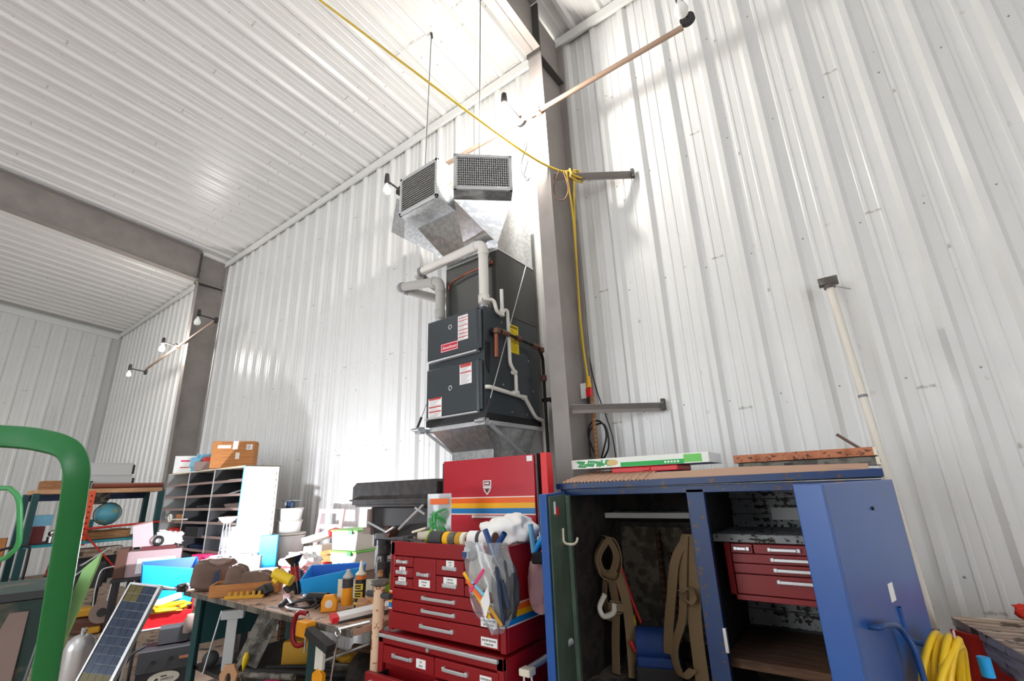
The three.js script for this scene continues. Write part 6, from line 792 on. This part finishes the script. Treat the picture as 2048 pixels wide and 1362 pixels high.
for (const [y, h, d, lab, de] of [[1.751, 0.20, 0.66, 'lower long white metal tray on the pallet rack', 0.12], [1.952, 0.18, 0.62, 'upper long white metal tray on the pallet rack', 0.14]]) { const o = thing('metal_tray', lab, 'tray', [-9.65, y, 1.17]); part('body', [bx(0.4, h, d, 0, h / 2 + 0.0005, 0, 0.004), bx(0.42, 0.012, d + 0.02, 0, h - 0.006, 0, 0.003)], M.greyLight, o); part('dark_end', bx(0.26, de, 0.04, 0, h / 2, -d / 2 - 0.03), M.dark, o); }
one('brown_pipe', 'brown rusty pipe lying along the pallet rack edge', 'pipe', rod([0, 0.04, -0.45], [0, 0.04, 0.42], 0.038), M.pipeBrown, [-9.36, 1.751, 0.90]);
one('black_bracket', 'small black bracket at the end of the brown pipe', 'bracket', [bx(0.06, 0.10, 0.05, 0, 0.05, 0), bx(0.1, 0.02, 0.08, 0, 0.1, 0)], M.black, [-9.36, 1.751, 1.38]);
{ const o = thing('globe', 'pale blue desk globe on the pallet rack shelf', 'globe', [-9.60, 1.162, 1.02]); part('ball', new THREE.SphereGeometry(0.155, 32, 20).translate(0, 0.225, 0), M.globe, o); part('meridian', new THREE.TorusGeometry(0.165, 0.006, 8, 40).rotateY(1.3).rotateZ(0.3).translate(0, 0.225, 0), M.dark, o); part('foot', [cyl(0.09, 0.02), cyl(0.018, 0.05, 0, 0.015, 0)], M.offwhite, o); }
one('wooden_crate', 'long orange wooden crate on the pallet rack shelf', 'crate', [box2(-0.25, 0.25, 0, 0.015, -0.27, 0.27), box2(0.235, 0.25, 0.015, 0.115, -0.27, 0.27), box2(-0.25, -0.235, 0.015, 0.115, -0.27, 0.27), box2(-0.235, 0.235, 0.015, 0.115, 0.255, 0.27), box2(-0.235, 0.235, 0.015, 0.115, -0.27, -0.255), box2(-0.25, 0.25, 0.1, 0.116, -0.27, 0.27)], M.wood, [-9.55, 1.046, 1.04]);
for (const [y, w] of [[0, 'bottom'], [0.052, 'middle'], [0.104, 'top']]) one('flat_tin', `${w} flat blue tin of the stack beside the globe`, 'tin', lathe([[0.001, 0], [0.068, 0], [0.07, 0.004], [0.07, 0.044], [0.066, 0.05], [0.001, 0.05]], 20), M.teal, [-9.58, 1.162 + y, 1.24], 0, 'blue tins by the globe');
one('grey_engine_part', 'dusty grey engine part hanging above the globe', 'part', blob(0.2, 0.16, 0.2, 91, 0.2, 3), M.greyGrease, [-9.72, 1.53, 1.12]);
one('red_box', 'small red carton at the rack left upright', 'box', bx(0.2, 0.22, 0.12, 0, 0.111, 0), M.maroon, [-9.42, 1.046, 1.80]);
one('chrome_knob_tool', 'chrome knobbed tool on the rack behind the green frame', 'tool', [cyl(0.05, 0.08), new THREE.SphereGeometry(0.045, 16, 10).translate(0, 0.12, 0)], M.chrome, [-9.40, 1.046, 1.64]);
one('wood_block', 'brown timber block on the rack behind the green frame', 'timber', [bx(0.3, 0.12, 0.3, 0, 0.061, 0)], M.wood, [-9.50, 1.751, 1.72]);
one('blue_carton', 'pale blue carton under the rack top deck', 'box', bx(0.3, 0.14, 0.2, 0, 0.071, 0), M.paleBlue, [-9.6, 1.27, 1.76]);
one('timber_offcut', 'grey weathered timber under the teal shelf', 'timber', bx(0.2, 0.12, 0.6, 0, 0.061, 0), M.oldwood, [-9.5, 0.80, 1.1]);
for (const [w, h, d, y, lab] of [[0.5, 0.12, 0.9, 0, 'bottom'], [0.45, 0.12, 0.8, 0.121, 'middle'], [0.3, 0.09, 0.7, 0.242, 'top']]) one('timber_baulk', `${lab} dark timber stacked on the low rack deck`, 'timber', bx(w, h, d, 0, h / 2 + 0.0005, 0), M.dark, [-9.6, 0.461 + y, 1.1], 0, 'dark timber on the rack');
{ const o = thing('cut_off_saw', 'yellow cut-off saw with round wheel on the far floor', 'saw', [-8.35, 0, 1.22], 1.3); part('body', blob(0.5, 0.22, 0.3, 95, 0.1, 4, 0.6), M.brownBox, o); for (const g of [bx(0.2, 0.09, 0.2, -0.12, 0.25, 0.05, 0.02), bx(0.18, 0.07, 0.14, -0.02, 0.05, 0.16, 0.02), bx(0.14, 0.12, 0.16, 0.2, 0.12, 0.1, 0.02)]) part('cover', g, M.mustard, o); part('wheel', [(() => { const g = new THREE.CylinderGeometry(0.125, 0.125, 0.03, 28); g.rotateX(Math.PI / 2); return at(g, 0.05, 0.24, 0.19); })()], M.suede, o); part('hub', [(() => { const g = new THREE.CylinderGeometry(0.05, 0.05, 0.05, 18); g.rotateX(Math.PI / 2); return at(g, 0.05, 0.24, 0.2); })(), rod([0.05, 0.24, 0.2], [0.22, 0.22, 0.22], 0.02)], M.dark, o); }
{ const o = thing('folding_easel', 'dark machine with slanted steel arms in front of the rack', 'machine', [-8.75, 0, 1.28], 1.3); part('box', bx(0.3, 0.30, 0.25, 0, 0.62, -0.05, 0.02), M.dark, o); part('arm', [bar([-0.22, 0.68, 0.06], [0.16, 0.96, 0.06], 0.02, 0.02), bar([-0.2, 0.60, 0.1], [0.02, 0.80, 0.1], 0.016, 0.016)], M.zinc, o); part('post', [rod([0.1, 0, -0.05], [0.1, 0.6, -0.05], 0.025), rod([-0.12, 0, -0.05], [-0.12, 0.6, -0.05], 0.025)], M.black, o); part('base', bx(0.45, 0.05, 0.4, 0, 0.025, 0), M.black, o); }
one('chain_post', 'upright post wrapped with chain right of the saw', 'post', [rod([0, 0, 0], [0, 0.7, 0], 0.02), ...Array.from({ length: 9 }, (_, i) => new THREE.TorusGeometry(0.028, 0.008, 6, 12).rotateX(1.1 + i).translate(0, 0.12 + i * 0.065, 0)), bx(0.14, 0.05, 0.14, 0, 0.725, 0)], M.greyGrease, [-7.0, 0, 1.45]);
one('wire_carrier', 'bent white wire handle in front of the chain post', 'handle', tube([[-0.02, 0.0, 0], [0, 0.25, 0], [0.03, 0.42, 0], [-0.06, 0.44, 0], [-0.14, 0.40, 0], [-0.16, 0.2, 0], [-0.15, 0, 0]], 0.008, 40), M.alu, [-8.28, 0.30, 1.14], 1.3);
{ const o = thing('hand_truck', 'black steel hand truck at the far left', 'hand truck', [-9.1, 0, 2.02], 1.4); part('frame', [tube([[-0.14, 0.0, 0], [-0.16, 0.9, 0.0], [-0.12, 1.02, 0.0], [0.10, 1.04, 0.0], [0.14, 0.9, 0], [0.13, 0.0, 0]], 0.016, 50), rod([-0.14, 0.5, 0], [0.13, 0.5, 0], 0.012), rod([-0.14, 0.25, 0], [0.13, 0.25, 0], 0.012)], M.black, o); part('wheel', [rod([-0.2, 0.1, -0.02], [-0.16, 0.1, -0.02], 0.1, 20), rod([0.16, 0.1, -0.02], [0.2, 0.1, -0.02], 0.1, 20)], M.black, o); part('toe_plate', bx(0.3, 0.012, 0.18, 0, 0.008, 0.08), M.black, o); }
{ const o = thing('farm_jack', 'red ratchet jack bar leaning at the far left', 'jack', [-8.75, 0, 1.74], 1.4); part('bar', bar([-0.06, 0.0, 0], [0.06, 0.98, -0.05], 0.045, 0.03), M.red, o); part('hole', Array.from({ length: 11 }, (_, i) => bx(0.05, 0.018, 0.034, -0.02 + i * 0.0073, 0.33 + i * 0.058, -0.017 - i * 0.003)), M.black, o); part('foot', bx(0.16, 0.02, 0.12, -0.06, 0.01, 0.0), M.redDark, o); }
one('carton_upright', 'brown carton standing at the left picture edge', 'box', bx(0.22, 1.14, 0.2, 0, 0.571, 0), M.card, [-9.55, 0, 2.16], 1.4);
one('wood_chunk', 'small orange wooden block on the hand truck', 'timber', [bx(0.26, 0.14, 0.12, 0, 0.5, 0), bx(0.2, 0.43, 0.1, 0, 0.215, 0)], M.card, [-8.75, 0, 2.06], 1.4);
one('blue_mat_roll', 'dark blue panel leaning under the teal shelf', 'panel', bx(0.04, 0.62, 0.3, 0, 0.311, 0), M.navy, [-9.16, 0.0, 1.62]);
renderer.render(scene, camera);
